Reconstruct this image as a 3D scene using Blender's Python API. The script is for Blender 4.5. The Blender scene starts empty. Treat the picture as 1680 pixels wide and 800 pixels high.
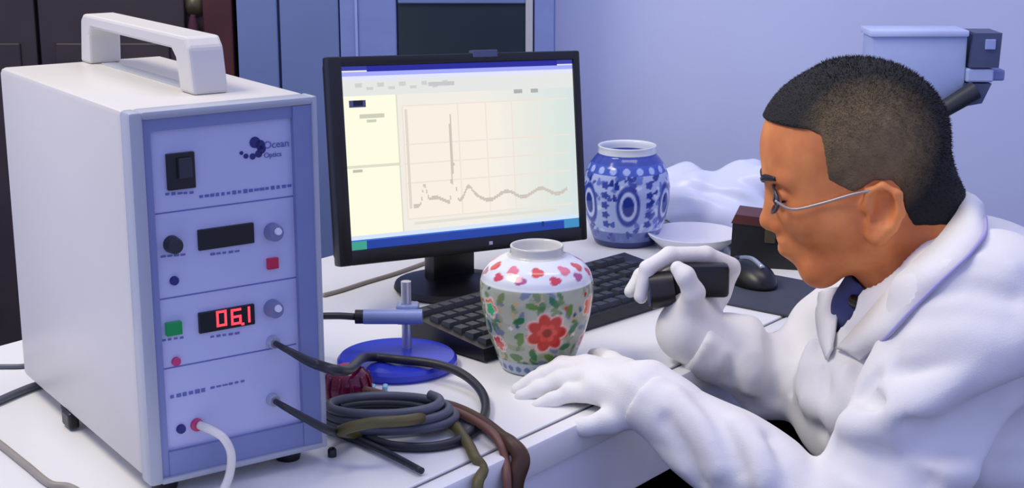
import bpy, bmesh, math, random
import numpy as np
from mathutils import Vector, Matrix

random.seed(7)
SC = bpy.context.scene
COL = SC.collection

# ------------------------------------------------------------------ camera
FPX = 2500.0
PITCH = math.atan(620 / FPX)
CAM = np.array([0.0, 0.0, 1.33])
cd = bpy.data.cameras.new('camera')
cam = bpy.data.objects.new('camera', cd)
COL.objects.link(cam)
cam.location = CAM
cam.rotation_euler = (math.pi / 2 - PITCH, 0, 0)
cd.sensor_width = 36.0
cd.lens = 36.0 * FPX / 1680.0
cd.clip_start = 0.02
SC.camera = cam

# ------------------------------------------------------------------ light
w = bpy.data.worlds.new('world')
SC.world = w
w.use_nodes = True
w.node_tree.nodes['Background'].inputs[0].default_value = (0.47, 0.52, 1.0, 1)
w.node_tree.nodes['Background'].inputs[1].default_value = 0.88


def area(name, loc, target, sx, sy, power, color):
    l = bpy.data.lights.new(name, 'AREA')
    l.shape = 'RECTANGLE'
    l.size, l.size_y, l.energy, l.color = sx, sy, power, color
    o = bpy.data.objects.new(name, l)
    COL.objects.link(o)
    o.location = loc
    o.rotation_euler = (Vector(target) - Vector(loc)).to_track_quat('-Z', 'Y').to_euler()
    return o


area('ceiling_lamp_light', (-1.15, 1.45, 2.55), (0.1, 1.8, 0.8), 1.2, 0.5, 27, (1.0, 0.91, 0.70))
area('ceiling_lamp_light_rear', (0.35, 1.9, 2.68), (0.35, 1.9, 0.0), 1.2, 0.5, 9, (1.0, 0.93, 0.78))

SC.view_settings.view_transform = 'Standard'
SC.view_settings.look = 'None'
SC.view_settings.exposure = 0.0
SC.view_settings.gamma = 1.0
SC.view_settings.use_curve_mapping = False

# ------------------------------------------------------------------ pixel -> world helpers (1680x800 frame)
_r = np.array([1, 0, 0.0])
_u = np.array([0, math.sin(PITCH), math.cos(PITCH)])
_w = np.array([0, math.cos(PITCH), -math.sin(PITCH)])
TZ = 0.75


def ray(x, y):
    return _r * (x - 840) / FPX + _u * (400 - y) / FPX + _w


def T(x, y, z=TZ):
    d = ray(x, y)
    return CAM + d * (z - CAM[2]) / d[2]


def at(x, y, Y):
    d = ray(x, y)
    return CAM + d * Y / d[1]


# ------------------------------------------------------------------ materials
def lin(c):
    return tuple(((v / 255) / 12.92 if v / 255 <= 0.04045 else ((v / 255 + 0.055) / 1.055) ** 2.4) for v in c) + (1.0,)


MATS = {}


def mat(name, col, rough=0.5, metal=0.0, var=0.06, scale=18.0, bump=0.0, bscale=200.0, emit=0.0, spec=0.5, alpha=None):
    if name in MATS:
        return MATS[name]
    m = bpy.data.materials.new(name)
    m.use_nodes = True
    nt = m.node_tree
    b = nt.nodes['Principled BSDF']
    b.inputs['Roughness'].default_value = rough
    b.inputs['Metallic'].default_value = metal
    b.inputs['Specular IOR Level'].default_value = spec
    c = lin(col)
    tc = nt.nodes.new('ShaderNodeTexCoord')
    if var > 0:
        n = nt.nodes.new('ShaderNodeTexNoise')
        n.inputs['Scale'].default_value = scale
        n.inputs['Detail'].default_value = 3
        nt.links.new(tc.outputs['Object'], n.inputs['Vector'])
        r = nt.nodes.new('ShaderNodeValToRGB')
        r.color_ramp.elements[0].position = 0.3
        r.color_ramp.elements[1].position = 0.7
        r.color_ramp.elements[0].color = tuple(min(1, v * (1 - var)) for v in c[:3]) + (1,)
        r.color_ramp.elements[1].color = tuple(min(1, v * (1 + var)) for v in c[:3]) + (1,)
        nt.links.new(n.outputs['Fac'], r.inputs['Fac'])
        nt.links.new(r.outputs['Color'], b.inputs['Base Color'])
    else:
        b.inputs['Base Color'].default_value = c
    if bump > 0:
        n2 = nt.nodes.new('ShaderNodeTexNoise')
        n2.inputs['Scale'].default_value = bscale
        nt.links.new(tc.outputs['Object'], n2.inputs['Vector'])
        bp = nt.nodes.new('ShaderNodeBump')
        bp.inputs['Strength'].default_value = bump
        bp.inputs['Distance'].default_value = 0.002
        nt.links.new(n2.outputs['Fac'], bp.inputs['Height'])
        nt.links.new(bp.outputs['Normal'], b.inputs['Normal'])
    if emit > 0:
        b.inputs['Emission Color'].default_value = c
        b.inputs['Emission Strength'].default_value = emit
    if alpha is not None:
        b.inputs['Alpha'].default_value = alpha
    MATS[name] = m
    return m


def mat_attr(name, rough=0.2, emit=0.0, spec=0.5):
    m = bpy.data.materials.new(name)
    m.use_nodes = True
    nt = m.node_tree
    b = nt.nodes['Principled BSDF']
    b.inputs['Roughness'].default_value = rough
    b.inputs['Specular IOR Level'].default_value = spec
    a = nt.nodes.new('ShaderNodeAttribute')
    a.attribute_name = 'glaze'
    if emit > 0:
        b.inputs['Base Color'].default_value = (0, 0, 0, 1)
        nt.links.new(a.outputs['Color'], b.inputs['Emission Color'])
        b.inputs['Emission Strength'].default_value = emit
    else:
        nt.links.new(a.outputs['Color'], b.inputs['Base Color'])
    return m


M_WALL = mat('lavender_wall_paint', (208, 216, 242), 0.75, var=0.03, scale=3, bump=0.1)
M_FLOOR = mat('dark_floor', (16, 14, 14), 0.95, var=0.1, spec=0.02)
M_TABLE = mat('white_laminate', (236, 236, 232), 0.35, var=0.015, scale=6)
M_APRON = mat('lavender_white_panel', (240, 241, 248), 0.5, var=0.03)
M_SEAM = mat('grey_seam', (95, 95, 105), 0.7)
M_LEG = mat('grey_steel', (120, 124, 135), 0.35, metal=0.6)
M_CASE = mat('light_grey_casing', (211, 208, 199), 0.4, var=0.015, scale=5, bump=0.05, bscale=600)
M_CASEEDGE = mat('grey_corner_profile', (170, 176, 184), 0.35, var=0.02)
M_BEZEL = mat('steel_blue_bezel', (124, 134, 176), 0.4, var=0.03)
M_PANEL = mat('lavender_front_panel', (188, 192, 222), 0.4, var=0.02)
M_INK = mat('navy_print', (38, 40, 110), 0.5, var=0)
M_INK2 = mat('blue_grey_print', (100, 105, 168), 0.5, var=0)
M_BLACK = mat('black_plastic', (16, 16, 18), 0.35, var=0.15)
M_DARK = mat('dark_grey_plastic', (44, 48, 54), 0.45, var=0.1)
M_GREYK = mat('grey_knob_plastic', (120, 126, 160), 0.4)
M_WHITEP = mat('white_plastic', (232, 232, 238), 0.35, var=0.02)
M_REDLED = mat('red_led', (150, 20, 60), 0.3, emit=0.25, var=0)
M_GREENLED = mat('green_led', (10, 110, 60), 0.3, emit=0.4, var=0)
M_DIGIT = mat('red_digit', (255, 60, 70), 0.4, emit=1.6, var=0)
M_RED = mat('red_plastic', (190, 60, 110), 0.4)
M_CABLEB = mat('black_rubber', (34, 36, 44), 0.45, var=0.1)
M_CABLEG = mat('grey_rubber', (84, 88, 98), 0.45, var=0.1)
M_CABLEO = mat('olive_rubber', (92, 84, 44), 0.5, var=0.15)
M_CABLEN = mat('brown_rubber', (74, 46, 26), 0.5, var=0.2)
M_CABLEW = mat('white_rubber', (228, 224, 214), 0.4, var=0.03)
M_CABLEBE = mat('beige_rubber', (150, 142, 130), 0.5, var=0.05)
M_BLUE = mat('cobalt_plastic', (44, 60, 190), 0.3, var=0.06)
M_MAROON = mat('maroon_plastic', (108, 22, 58), 0.15, var=0.2, scale=60)
M_CYAN = mat('cyan_plastic', (150, 205, 225), 0.4)
M_CHROME = mat('brushed_steel', (190, 195, 205), 0.3, metal=0.7, var=0.03)
M_PROBE = mat('blue_grey_metal', (132, 146, 190), 0.35, metal=0.3)
M_GLOVE = mat('white_cotton', (234, 233, 228), 0.9, var=0.02, bump=0.25, bscale=900)
M_COAT = mat('white_coat_cloth', (230, 229, 226), 0.9, var=0.02, bump=0.15, bscale=700)
M_STITCH = mat('lavender_stitching', (176, 170, 214), 0.9, var=0.03)
M_SHIRT = mat('blue_grey_shirt', (72, 80, 124), 0.9, var=0.1)
M_TROUSER = mat('black_trousers', (12, 12, 15), 0.9)
M_CAB = mat('blue_grey_metal_cabinet', (106, 124, 168), 0.45, var=0.05, scale=4)
M_CABL = mat('pale_blue_cabinet_frame', (150, 166, 214), 0.45, var=0.04)
M_GLASSD = mat('dark_cabinet_glass', (38, 50, 58), 0.25, var=0.06, scale=3)
M_WOOD = mat('dark_brown_wood', (54, 44, 46), 0.5, var=0.25, scale=9)
M_WOOD2 = mat('dark_red_wood', (72, 26, 28), 0.5, var=0.25, scale=9)
M_BRASS = mat('old_brass', (92, 84, 60), 0.4, metal=0.5)
M_TASSEL = mat('dark_red_silk', (66, 22, 40), 0.8)
M_PALEDEV = mat('pale_blue_grey_plastic', (170, 186, 222), 0.4, var=0.04)
M_SLATE = mat('slate_plastic', (70, 80, 112), 0.45, var=0.1)
M_BAG = mat('white_plastic_film', (222, 228, 244), 0.3, var=0.03, scale=12)
M_PAD = mat('dark_grey_cloth', (62, 66, 80), 0.8, var=0.1, bump=0.2, bscale=900)
M_LEATHER = mat('black_leather', (22, 22, 24), 0.5, var=0.2)
M_OXBLOOD = mat('oxblood_leather', (88, 40, 36), 0.5, var=0.2)
M_EYE = mat('eye_white', (220, 215, 210), 0.2, var=0)
M_IRIS = mat('dark_iris', (24, 16, 12), 0.15, var=0)
M_LENS = mat('clear_lens', (150, 160, 170), 0.05, var=0, alpha=0.16)
M_FRAME = mat('dark_spectacle_frame', (70, 72, 84), 0.3, metal=0.5, var=0)
M_SHOE = mat('black_shoe', (18, 17, 17), 0.4)


# ------------------------------------------------------------------ mesh helpers
class MB:
    def __init__(s):
        s.v, s.f = [], []

    def add(s, verts, faces):
        o = len(s.v)
        s.v += [tuple(map(float, p)) for p in verts]
        s.f += [tuple(i + o for i in f) for f in faces]
        return s

    def box(s, a, b, bev=0.0):
        x0, y0, z0 = a
        x1, y1, z1 = b
        if bev <= 0:
            vs = [(x0, y0, z0), (x1, y0, z0), (x1, y1, z0), (x0, y1, z0), (x0, y0, z1), (x1, y0, z1), (x1, y1, z1), (x0, y1, z1)]
            return s.add(vs, [(0, 3, 2, 1), (4, 5, 6, 7), (0, 1, 5, 4), (1, 2, 6, 5), (2, 3, 7, 6), (3, 0, 4, 7)])
        bm = bmesh.new()
        bmesh.ops.create_cube(bm, size=1)
        for v in bm.verts:
            v.co = Vector(((x0 + x1) / 2 + v.co.x * (x1 - x0), (y0 + y1) / 2 + v.co.y * (y1 - y0), (z0 + z1) / 2 + v.co.z * (z1 - z0)))
        bmesh.ops.bevel(bm, geom=bm.edges[:], offset=bev, segments=2, affect='EDGES', profile=0.5)
        bm.verts.index_update()
        s.add([v.co[:] for v in bm.verts], [[v.index for v in f.verts] for f in bm.faces])
        bm.free()
        return s

    def tube(s, pts, r, n=10, sub=6, smooth=True, caps=True):
        P = [np.array(p, float) for p in pts]
        R = list(r) if hasattr(r, '__len__') else [r] * len(P)
        if smooth and len(P) > 2:
            Q, RR = [], []
            for i in range(len(P) - 1):
                p0, p1, p2, p3 = P[max(i - 1, 0)], P[i], P[i + 1], P[min(i + 2, len(P) - 1)]
                for k in range(sub):
                    t = k / sub
                    Q.append(0.5 * ((2 * p1) + (-p0 + p2) * t + (2 * p0 - 5 * p1 + 4 * p2 - p3) * t * t + (-p0 + 3 * p1 - 3 * p2 + p3) * t ** 3))
                    RR.append(R[i] * (1 - t) + R[i + 1] * t)
            Q.append(P[-1]); RR.append(R[-1])
            P, R = Q, RR
        tang = [P[min(i + 1, len(P) - 1)] - P[max(i - 1, 0)] for i in range(len(P))]
        tang = [t / (np.linalg.norm(t) + 1e-12) for t in tang]
        a = np.array([0, 0, 1.0]) if abs(tang[0][2]) < 0.9 else np.array([1.0, 0, 0])
        nrm = np.cross(tang[0], a); nrm /= np.linalg.norm(nrm)
        vs, fs = [], []
        for i, p in enumerate(P):
            nrm = nrm - tang[i] * np.dot(nrm, tang[i]); nrm /= np.linalg.norm(nrm)
            b = np.cross(tang[i], nrm)
            for k in range(n):
                an = 2 * math.pi * k / n
                vs.append(p + R[i] * (math.cos(an) * nrm + math.sin(an) * b))
        for i in range(len(P) - 1):
            for k in range(n):
                fs.append((i * n + k, i * n + (k + 1) % n, (i + 1) * n + (k + 1) % n, (i + 1) * n + k))
        if caps:
            fs.append(tuple(range(n - 1, -1, -1)))
            fs.append(tuple((len(P) - 1) * n + k for k in range(n)))
        return s.add(vs, fs)

    def lathe(s, prof, n=32, c=(0, 0, 0)):
        vs, fs = [], []
        for r_, z in prof:
            for k in range(n):
                a = 2 * math.pi * k / n
                vs.append((c[0] + r_ * math.cos(a), c[1] + r_ * math.sin(a), c[2] + z))
        m = len(prof)
        for i in range(m - 1):
            for k in range(n):
                fs.append((i * n + k, i * n + (k + 1) % n, (i + 1) * n + (k + 1) % n, (i + 1) * n + k))
        fs.append(tuple(range(n - 1, -1, -1)))
        fs.append(tuple((m - 1) * n + k for k in range(n)))
        return s.add(vs, fs)

    def prism(s, poly, axis, a, b):
        """polygon given in the two axes other than `axis`, extruded from a to b"""
        n = len(poly)
        def p(q, h):
            l = list(q); l.insert(axis, h); return tuple(l)
        vs = [p(q, a) for q in poly] + [p(q, b) for q in poly]
        fs = [tuple(range(n)), tuple(range(2 * n - 1, n - 1, -1))]
        fs += [(i, i + n, (i + 1) % n + n, (i + 1) % n) for i in range(n)]
        return s.add(vs, fs)

    def build(s, name, m, parent=None, smooth=False, loc=None):
        me = bpy.data.meshes.new(name)
        me.from_pydata(s.v, [], s.f)
        bm = bmesh.new(); bm.from_mesh(me)
        bmesh.ops.recalc_face_normals(bm, faces=bm.faces[:])
        bm.to_mesh(me); bm.free()
        if smooth:
            me.polygons.foreach_set('use_smooth', [True] * len(me.polygons))
            if smooth == 'auto':
                me.set_sharp_from_angle(angle=math.radians(40))
        me.materials.append(m)
        o = bpy.data.objects.new(name, me)
        COL.objects.link(o)
        if parent:
            o.parent = parent
        if loc is not None:
            o.location = loc
        return o


def tag(o, label, cat, group=None):
    o['label'] = label
    o['category'] = cat
    if group:
        o['group'] = group
    return o


def struct(o):
    o['kind'] = 'structure'
    return o


def empty(name, loc, rz=0.0, label=None, cat=None, group=None):
    o = bpy.data.objects.new(name, None)
    o.empty_display_size = 0.05
    COL.objects.link(o)
    o.location = loc
    o.rotation_euler = (0, 0, rz)
    if label:
        tag(o, label, cat, group)
    return o


def text_mesh(body, size, extrude=0.0003, shear=0.0):
    cu = bpy.data.curves.new('t', 'FONT')
    cu.body = body; cu.size = size; cu.extrude = extrude; cu.shear = shear
    cu.align_x = 'LEFT'
    o = bpy.data.objects.new('t', cu)
    COL.objects.link(o)
    me = bpy.data.meshes.new_from_object(o.evaluated_get(bpy.context.evaluated_depsgraph_get()))
    v = [tuple(x.co) for x in me.vertices]; f = [tuple(p.vertices) for p in me.polygons]
    bpy.data.objects.remove(o); bpy.data.curves.remove(cu); bpy.data.meshes.remove(me)
    return v, f


# ------------------------------------------------------------------ implicit surfaces (surface nets)
def seg(a, b, ra, rb=None):
    a = np.array(a, np.float32); b = np.array(b, np.float32)
    rb = ra if rb is None else rb
    ab = b - a; L2 = float(ab @ ab) + 1e-12
    def f(P):
        t = np.clip(((P - a) @ ab) / L2, 0, 1)
        d = P - a - t[:, None] * ab
        return np.sqrt((d * d).sum(1)) - (ra + (rb - ra) * t)
    return f


def ell(c, r, R=None):
    c = np.array(c, np.float32); r = np.array(r, np.float32)
    def f(P):
        q = P - c
        if R is not None:
            q = q @ np.array(R, np.float32)
        k0 = np.sqrt(((q / r) ** 2).sum(1)); k1 = np.sqrt(((q / (r * r)) ** 2).sum(1)) + 1e-9
        return k0 * (k0 - 1) / k1
    return f


def smin(a, b, k):
    h = np.clip(0.5 + 0.5 * (b - a) / k, 0, 1)
    return b * (1 - h) + a * h - k * h * (1 - h)


def U(fs, k=0.01):
    def f(P):
        d = fs[0](P)
        for g in fs[1:]:
            if isinstance(g, tuple):
                d = smin(d, g[0](P), g[1])
            else:
                d = smin(d, g(P), k)
        return d
    return f


def SUB(a, b, k=0.005):
    return lambda P: -smin(-a(P), b(P), k)


def INT(a, b, k=0.003):
    return lambda P: -smin(-a(P), -b(P), k)


def chain(pts, rs, k=0.006):
    return U([seg(pts[i], pts[i + 1], rs[i], rs[i + 1]) for i in range(len(pts) - 1)], k)


def half(p, n):
    p = np.array(p, np.float32); n = np.array(n, np.float32); n = n / np.linalg.norm(n)
    return lambda P: (P - p) @ n


def polygonize(fn, lo, hi, h, smooth=1):
    lo = np.array(lo, float); hi = np.array(hi, float)
    n = np.ceil((hi - lo) / h).astype(int) + 1
    ax = [(lo[i] + h * np.arange(n[i])).astype(np.float32) for i in range(3)]
    st = 4                                             # coarse pass first, then only blocks near the surface
    nb = (n + st - 1) // st
    cax = [(lo[i] + h * (np.arange(nb[i]) * st + 1.5)).astype(np.float32) for i in range(3)]
    G = np.stack(np.meshgrid(*cax, indexing='ij'), -1).reshape(-1, 3)
    Cv = np.concatenate([fn(G[i:i + 400000]) for i in range(0, len(G), 400000)]).astype(np.float32)
    near = np.abs(Cv) < h * st * 1.35 + 0.008
    Fb = np.repeat(Cv[:, None], st ** 3, 1)
    off = np.stack(np.meshgrid(*[np.arange(st)] * 3, indexing='ij'), -1).reshape(-1, 3)
    ids = np.nonzero(near)[0]
    offm = ((off - 1.5) * h).astype(np.float32)
    for i in range(0, len(ids), 6000):
        k = ids[i:i + 6000]
        Fb[k] = fn((G[k][:, None, :] + offm[None]).reshape(-1, 3)).reshape(len(k), -1)
    F = Fb.reshape(tuple(nb) + (st, st, st)).transpose(0, 3, 1, 4, 2, 5).reshape(tuple(nb * st))[:n[0], :n[1], :n[2]]
    S = F < 0
    acc = np.zeros(tuple(n - 1) + (3,), np.float32); cnt = np.zeros(tuple(n - 1), np.float32)
    nx, ny, nz = n
    crosses = []
    for a in range(3):
        sl0 = [slice(None)] * 3; sl1 = [slice(None)] * 3
        sl0[a] = slice(0, -1); sl1[a] = slice(1, None)
        c = S[tuple(sl0)] != S[tuple(sl1)]
        idx = np.argwhere(c)
        f0 = F[tuple(sl0)][c]; f1 = F[tuple(sl1)][c]
        t = f0 / (f0 - f1)
        pos = idx.astype(np.float32); pos[:, a] += t
        b_, c_ = (a + 1) % 3, (a + 2) % 3
        for db in (0, -1):
            for dc in (0, -1):
                q = idx.copy(); q[:, b_] += db; q[:, c_] += dc
                ok = ((q >= 0) & (q < (n - 1))).all(1)
                qq = q[ok]
                np.add.at(acc, (qq[:, 0], qq[:, 1], qq[:, 2]), pos[ok])
                np.add.at(cnt, (qq[:, 0], qq[:, 1], qq[:, 2]), 1)
        crosses.append((a, idx, f0 < 0))
    act = cnt > 0
    vid = -np.ones(tuple(n - 1), np.int64)
    vid[act] = np.arange(act.sum())
    V = acc[act] / cnt[act][:, None] * h + lo
    faces = []
    for a, idx, ins in crosses:
        b_, c_ = (a + 1) % 3, (a + 2) % 3
        ok = (idx[:, b_] > 0) & (idx[:, c_] > 0) & (idx[:, b_] < n[b_] - 1) & (idx[:, c_] < n[c_] - 1)
        i = idx[ok]; s_ = ins[ok]
        def g(db, dc):
            q = i.copy(); q[:, b_] += db; q[:, c_] += dc
            return vid[q[:, 0], q[:, 1], q[:, 2]]
        A, B, Cc, D = g(-1, -1), g(0, -1), g(0, 0), g(-1, 0)
        faces.append(np.where(s_[:, None], np.stack([A, B, Cc, D], 1), np.stack([D, Cc, B, A], 1)))
    Fc = np.concatenate(faces)
    for _ in range(smooth):
        ac = np.zeros_like(V); cn = np.zeros(len(V))
        for k in range(4):
            np.add.at(ac, Fc[:, k], V[Fc[:, (k + 1) % 4]]); np.add.at(cn, Fc[:, k], 1)
            np.add.at(ac, Fc[:, k], V[Fc[:, (k + 3) % 4]]); np.add.at(cn, Fc[:, k], 1)
        V = 0.5 * V + 0.5 * ac / np.maximum(cn, 1)[:, None]
    return V, Fc


def sdf_obj(name, fn, lo, hi, h, m, parent=None, smooth=1, inv=None):
    V, Fc = polygonize(fn, lo, hi, h, smooth)
    me = bpy.data.meshes.new(name)
    me.vertices.add(len(V)); me.vertices.foreach_set('co', V.astype(np.float32).ravel())
    me.loops.add(len(Fc) * 4); me.loops.foreach_set('vertex_index', Fc.astype(np.int32).ravel())
    me.polygons.add(len(Fc)); me.polygons.foreach_set('loop_start', np.arange(0, len(Fc) * 4, 4, dtype=np.int32))
    me.update(); me.validate()
    me.polygons.foreach_set('use_smooth', [True] * len(me.polygons))
    me.materials.append(m)
    o = bpy.data.objects.new(name, me)
    COL.objects.link(o)
    if parent:
        o.parent = parent
        o.matrix_parent_inverse = parent.matrix_world.inverted() if inv is None else inv
    return o


def hit(fn, x, y, k0=1.0, k1=2.4):
    """first point of the implicit surface along the view through a photo point"""
    d = ray(x, y); t = k0; best = (9.0, None)
    for _ in range(300):
        v = float(fn((CAM + d * t)[None].astype(np.float32))[0])
        if v < best[0]:
            best = (v, CAM + d * t)
        if v < 0.0004:
            return CAM + d * t
        t += max(v * 0.5, 0.0005)
        if t > k1:
            break
    return best[1]                                   # grazing: nearest point of the view line


# ================================================================== SETTING
struct(MB().box((-2.6, -0.6, -0.06), (2.6, 3.1, 0.0)).build('floor', M_FLOOR))
struct(MB().box((-2.6, 3.02, 0.0), (2.6, 3.14, 2.75)).build('wall_back', M_WALL))
struct(MB().box((-2.6, 3.005, 0.0), (2.6, 3.02, 0.09)).build('baseboard_back', M_CABL))

# ================================================================== TABLE
TR = math.atan2(0.782, 0.6233)
tb = empty('lab_table', (-0.0887, 1.3801, 0), TR, 'white laboratory table with grey seam along its front edge, holding all the equipment', 'table')
MB().box((-0.62, 0.0, 0.715), (1.30, 0.70, TZ), 0.002).build('tabletop', M_TABLE, tb)
MB().box((-0.62, -0.0032, 0.716), (1.30, 0.0002, TZ - 0.002)).build('edge_seam', M_SEAM, tb)
MB().box((-0.62, -0.026, 0.713), (1.30, -0.003, TZ), 0.005).build('edge_strip', M_TABLE, tb, 'auto')
MB().box((-0.60, -0.018, 0.632), (1.28, 0.006, 0.714), 0.002).build('apron', M_APRON, tb)
MB().box((-0.60, 0.66, 0.632), (1.28, 0.68, 0.714), 0.002).build('apron', M_APRON, tb)
MB().box((-0.56, 0.63, 0.06), (1.24, 0.645, 0.632)).build('shade_sheet_back', mat('black_shade_sheet', (10, 10, 12), 0.9, spec=0.05), tb)  # added black sheet, stands in for the deep shade under the table
MB().box((1.245, -0.012, 0.06), (1.26, 0.645, 0.632)).build('shade_sheet_end', MATS['black_shade_sheet'], tb)  # added as well: closes the end so the space below stays black
for lx in (-0.57, 1.22):
    for ly in (0.02, 0.63):
        MB().box((lx, ly, 0.0), (lx + 0.045, ly + 0.045, 0.714), 0.004).build('leg', M_LEG, tb)

# ================================================================== INSTRUMENT CASE
BN = np.array([-0.3379, 1.3284]); BA = math.atan2(0.5657, 0.8246)
BU = np.array([math.cos(BA), math.sin(BA)]); BV = np.array([-math.sin(BA), math.cos(BA)])
BW, BD, BH, BZ = 0.1862, 0.3839, 0.3538, 0.015
bx = empty('instrument_case', (BN[0], BN[1], TZ), BA, 'tall light grey instrument case with carry handle and lavender control panel', 'instrument')


def fp(x, y):
    """photo point -> (x, z) on the case front, in case coordinates"""
    d = ray(x, y)
    n3 = np.array([BV[0], BV[1], 0]); p0 = np.array([BN[0], BN[1], 0])
    k = ((p0 - CAM) @ n3) / (d @ n3)
    q = CAM + d * k
    return float((q[:2] - BN) @ BU), float(q[2] - TZ)


z0, z1 = BZ, BZ + BH
MB().box((0.0, 0.022, z0 + 0.004), (BW, BD, z1), 0.006).build('casing', M_CASE, bx, 'auto')
# grey corner profile round the front opening
fr = MB()
fr.box((0.0, 0.0, z0), (0.014, 0.024, z1), 0.004).box((BW - 0.006, 0.0, z0), (BW, 0.024, z1), 0.002)
fr.box((0.012, 0.0, z1 - 0.008), (BW - 0.004, 0.024, z1), 0.003).box((0.012, 0.0, z0), (BW - 0.004, 0.024, z0 + 0.006), 0.002)
fr.build('corner_profile', M_CASEEDGE, bx, 'auto')
bz_ = MB()
bz_.box((0.013, 0.004, z0 + 0.006), (0.021, 0.022, z1 - 0.008)).box((BW - 0.025, 0.002, z0 + 0.006), (BW - 0.006, 0.022, z1 - 0.008))
bz_.box((0.021, 0.004, z1 - 0.019), (BW - 0.025, 0.022, z1 - 0.008)).box((0.021, 0.003, z0 + 0.006), (BW - 0.025, 0.022, z0 + 0.030))
bz_.build('bezel', M_BEZEL, bx)
MB().box((0.021, 0.008, z0 + 0.029), (BW - 0.024, 0.02, z1 - 0.018)).build('front_panel', M_PANEL, bx)
PY = 0.008
for fx, fy in ((0.025, 0.03), (BW - 0.03, 0.03), (0.025, BD - 0.09), (BW - 0.03, BD - 0.03)):
    MB().lathe([(0.012, 0.0), (0.013, 0.004), (0.011, BZ + 0.006)], 16, (fx, fy, 0)).build('foot', M_BLACK, bx, 'auto')
MB().box((-0.002, 0.225, 0.002), (0.010, 0.25, 0.020), 0.003).build('side_clip', M_BLACK, bx)
# carry handle: bridge along the top
hx0, hx1 = 0.090, 0.126
prof = [(0.066, z1), (0.074, z1 + 0.044), (0.083, z1 + 0.054), (0.365, z1 + 0.054), (0.374, z1 + 0.047), (0.382, z1),
        (0.352, z1), (0.349, z1 + 0.032), (0.343, z1 + 0.040), (0.118, z1 + 0.040), (0.108, z1 + 0.032), (0.100, z1)]
bm = bmesh.new()
vv = [bm.verts.new((hx0, p[0], p[1])) for p in prof]
f0 = bm.faces.new(vv)
ex = bmesh.ops.extrude_face_region(bm, geom=[f0])
for v in [g for g in ex['geom'] if isinstance(g, bmesh.types.BMVert)]:
    v.co.x = hx1
bmesh.ops.bevel(bm, geom=bm.edges[:], offset=0.003, segments=2, affect='EDGES', profile=0.5)
bmesh.ops.recalc_face_normals(bm, faces=bm.faces[:])
bmesh.ops.triangulate(bm, faces=[f for f in bm.faces if len(f.verts) > 4])
me = bpy.data.meshes.new('carry_handle'); bm.to_mesh(me); bm.free(); me.materials.append(M_CASE)
ho = bpy.data.objects.new('carry_handle', me); COL.objects.link(ho); ho.parent = bx
MB().box((0.100, 0.11, z1 - 0.001), (0.116, 0.345, z1 + 0.0015), 0.0007).build('handle_recess', M_CASEEDGE, bx)


def front_rect(x0, y0, x1, y1):
    a = fp(x0, y0); b = fp(x1, y1)
    return min(a[0], b[0]), max(a[0], b[0]), min(a[1], b[1]), max(a[1], b[1])


def front_box(name, cx, cy, wpx, hpx, m, depth=0.004, bev=0.0008, parent=bx, y0=PY):
    c = fp(cx, cy); l = fp(cx - wpx / 2, cy); r_ = fp(cx + wpx / 2, cy); t = fp(cx, cy - hpx / 2); b = fp(cx, cy + hpx / 2)
    w_ = r_[0] - l[0]; h_ = t[1] - b[1]
    return MB().box((c[0] - w_ / 2, y0 - depth, c[1] - h_ / 2), (c[0] + w_ / 2, y0 + 0.004, c[1] + h_ / 2), bev).build(name, m, parent)


sw = front_box('rocker_switch', 301, 282, 46, 60, M_BLACK, 0.004)
front_box('rocker', 305, 276, 22, 34, M_DARK, 0.008, parent=sw)
d1 = front_box('display_window', 376, 390, 92, 34, M_BLACK, 0.003)
d1['label'] = 'dark unlit upper display'
d2 = front_box('display_window', 377, 525, 92, 34, M_BLACK, 0.003)
d2['label'] = 'lower display with glowing red digits'


# seven segment digits on the lower display
def seven(name, ch, cx, cy, wpx, hpx):
    c = fp(cx, cy); l = fp(cx - wpx / 2, cy); r_ = fp(cx + wpx / 2, cy); t = fp(cx, cy - hpx / 2); b = fp(cx, cy + hpx / 2)
    X0, X1, Z0, Z1 = l[0], r_[0], b[1], t[1]; zm = (Z0 + Z1) / 2; s_ = 0.0022
    on = {'0': 'abcdef', '6': 'acdefg', '1': 'bc'}[ch]
    y_ = PY - 0.0036
    S = {'a': (X0, Z1 - s_, X1, Z1), 'g': (X0, zm - s_ / 2, X1, zm + s_ / 2), 'd': (X0, Z0, X1, Z0 + s_), 'f': (X0, zm, X0 + s_, Z1),
         'b': (X1 - s_, zm, X1, Z1), 'e': (X0, Z0, X0 + s_, zm), 'c': (X1 - s_, Z0, X1, zm)}
    mb = MB()
    for k in on:
        q = S[k]; mb.box((q[0], y_, q[1]), (q[2], y_ + 0.0015, q[3]))
    return mb.build(name, M_DIGIT, d2)


seven('digit', '0', 367, 524, 17, 26)
seven('digit', '6', 391, 521, 17, 26)
seven('digit', '1', 408, 518, 12, 26)
front_box('decimal_point', 402, 533, 5, 4, M_DIGIT, 0.0036, 0.0003, d2)


def front_disc(name, cx, cy, rpx, m, depth, parent=bx, y0=PY, taper=0.9):
    c = fp(cx, cy); t = fp(cx, cy - rpx)
    rr = t[1] - c[1]
    mb = MB(); n = 20
    vs = []
    for yy, q in ((y0 + 0.002, 1.0), (y0 - depth * 0.8, taper), (y0 - depth, taper * 0.85)):
        for k in range(n):
            a = 2 * math.pi * k / n
            vs.append((c[0] + rr * q * math.cos(a), yy, c[1] + rr * q * math.sin(a)))
    fs = [(i * n + k, i * n + (k + 1) % n, (i + 1) * n + (k + 1) % n, (i + 1) * n + k) for i in range(2) for k in range(n)]
    fs += [tuple(range(n)), tuple(range(3 * n - 1, 2 * n - 1, -1))]
    return mb.add(vs, fs).build(name, m, parent, 'auto')


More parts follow.
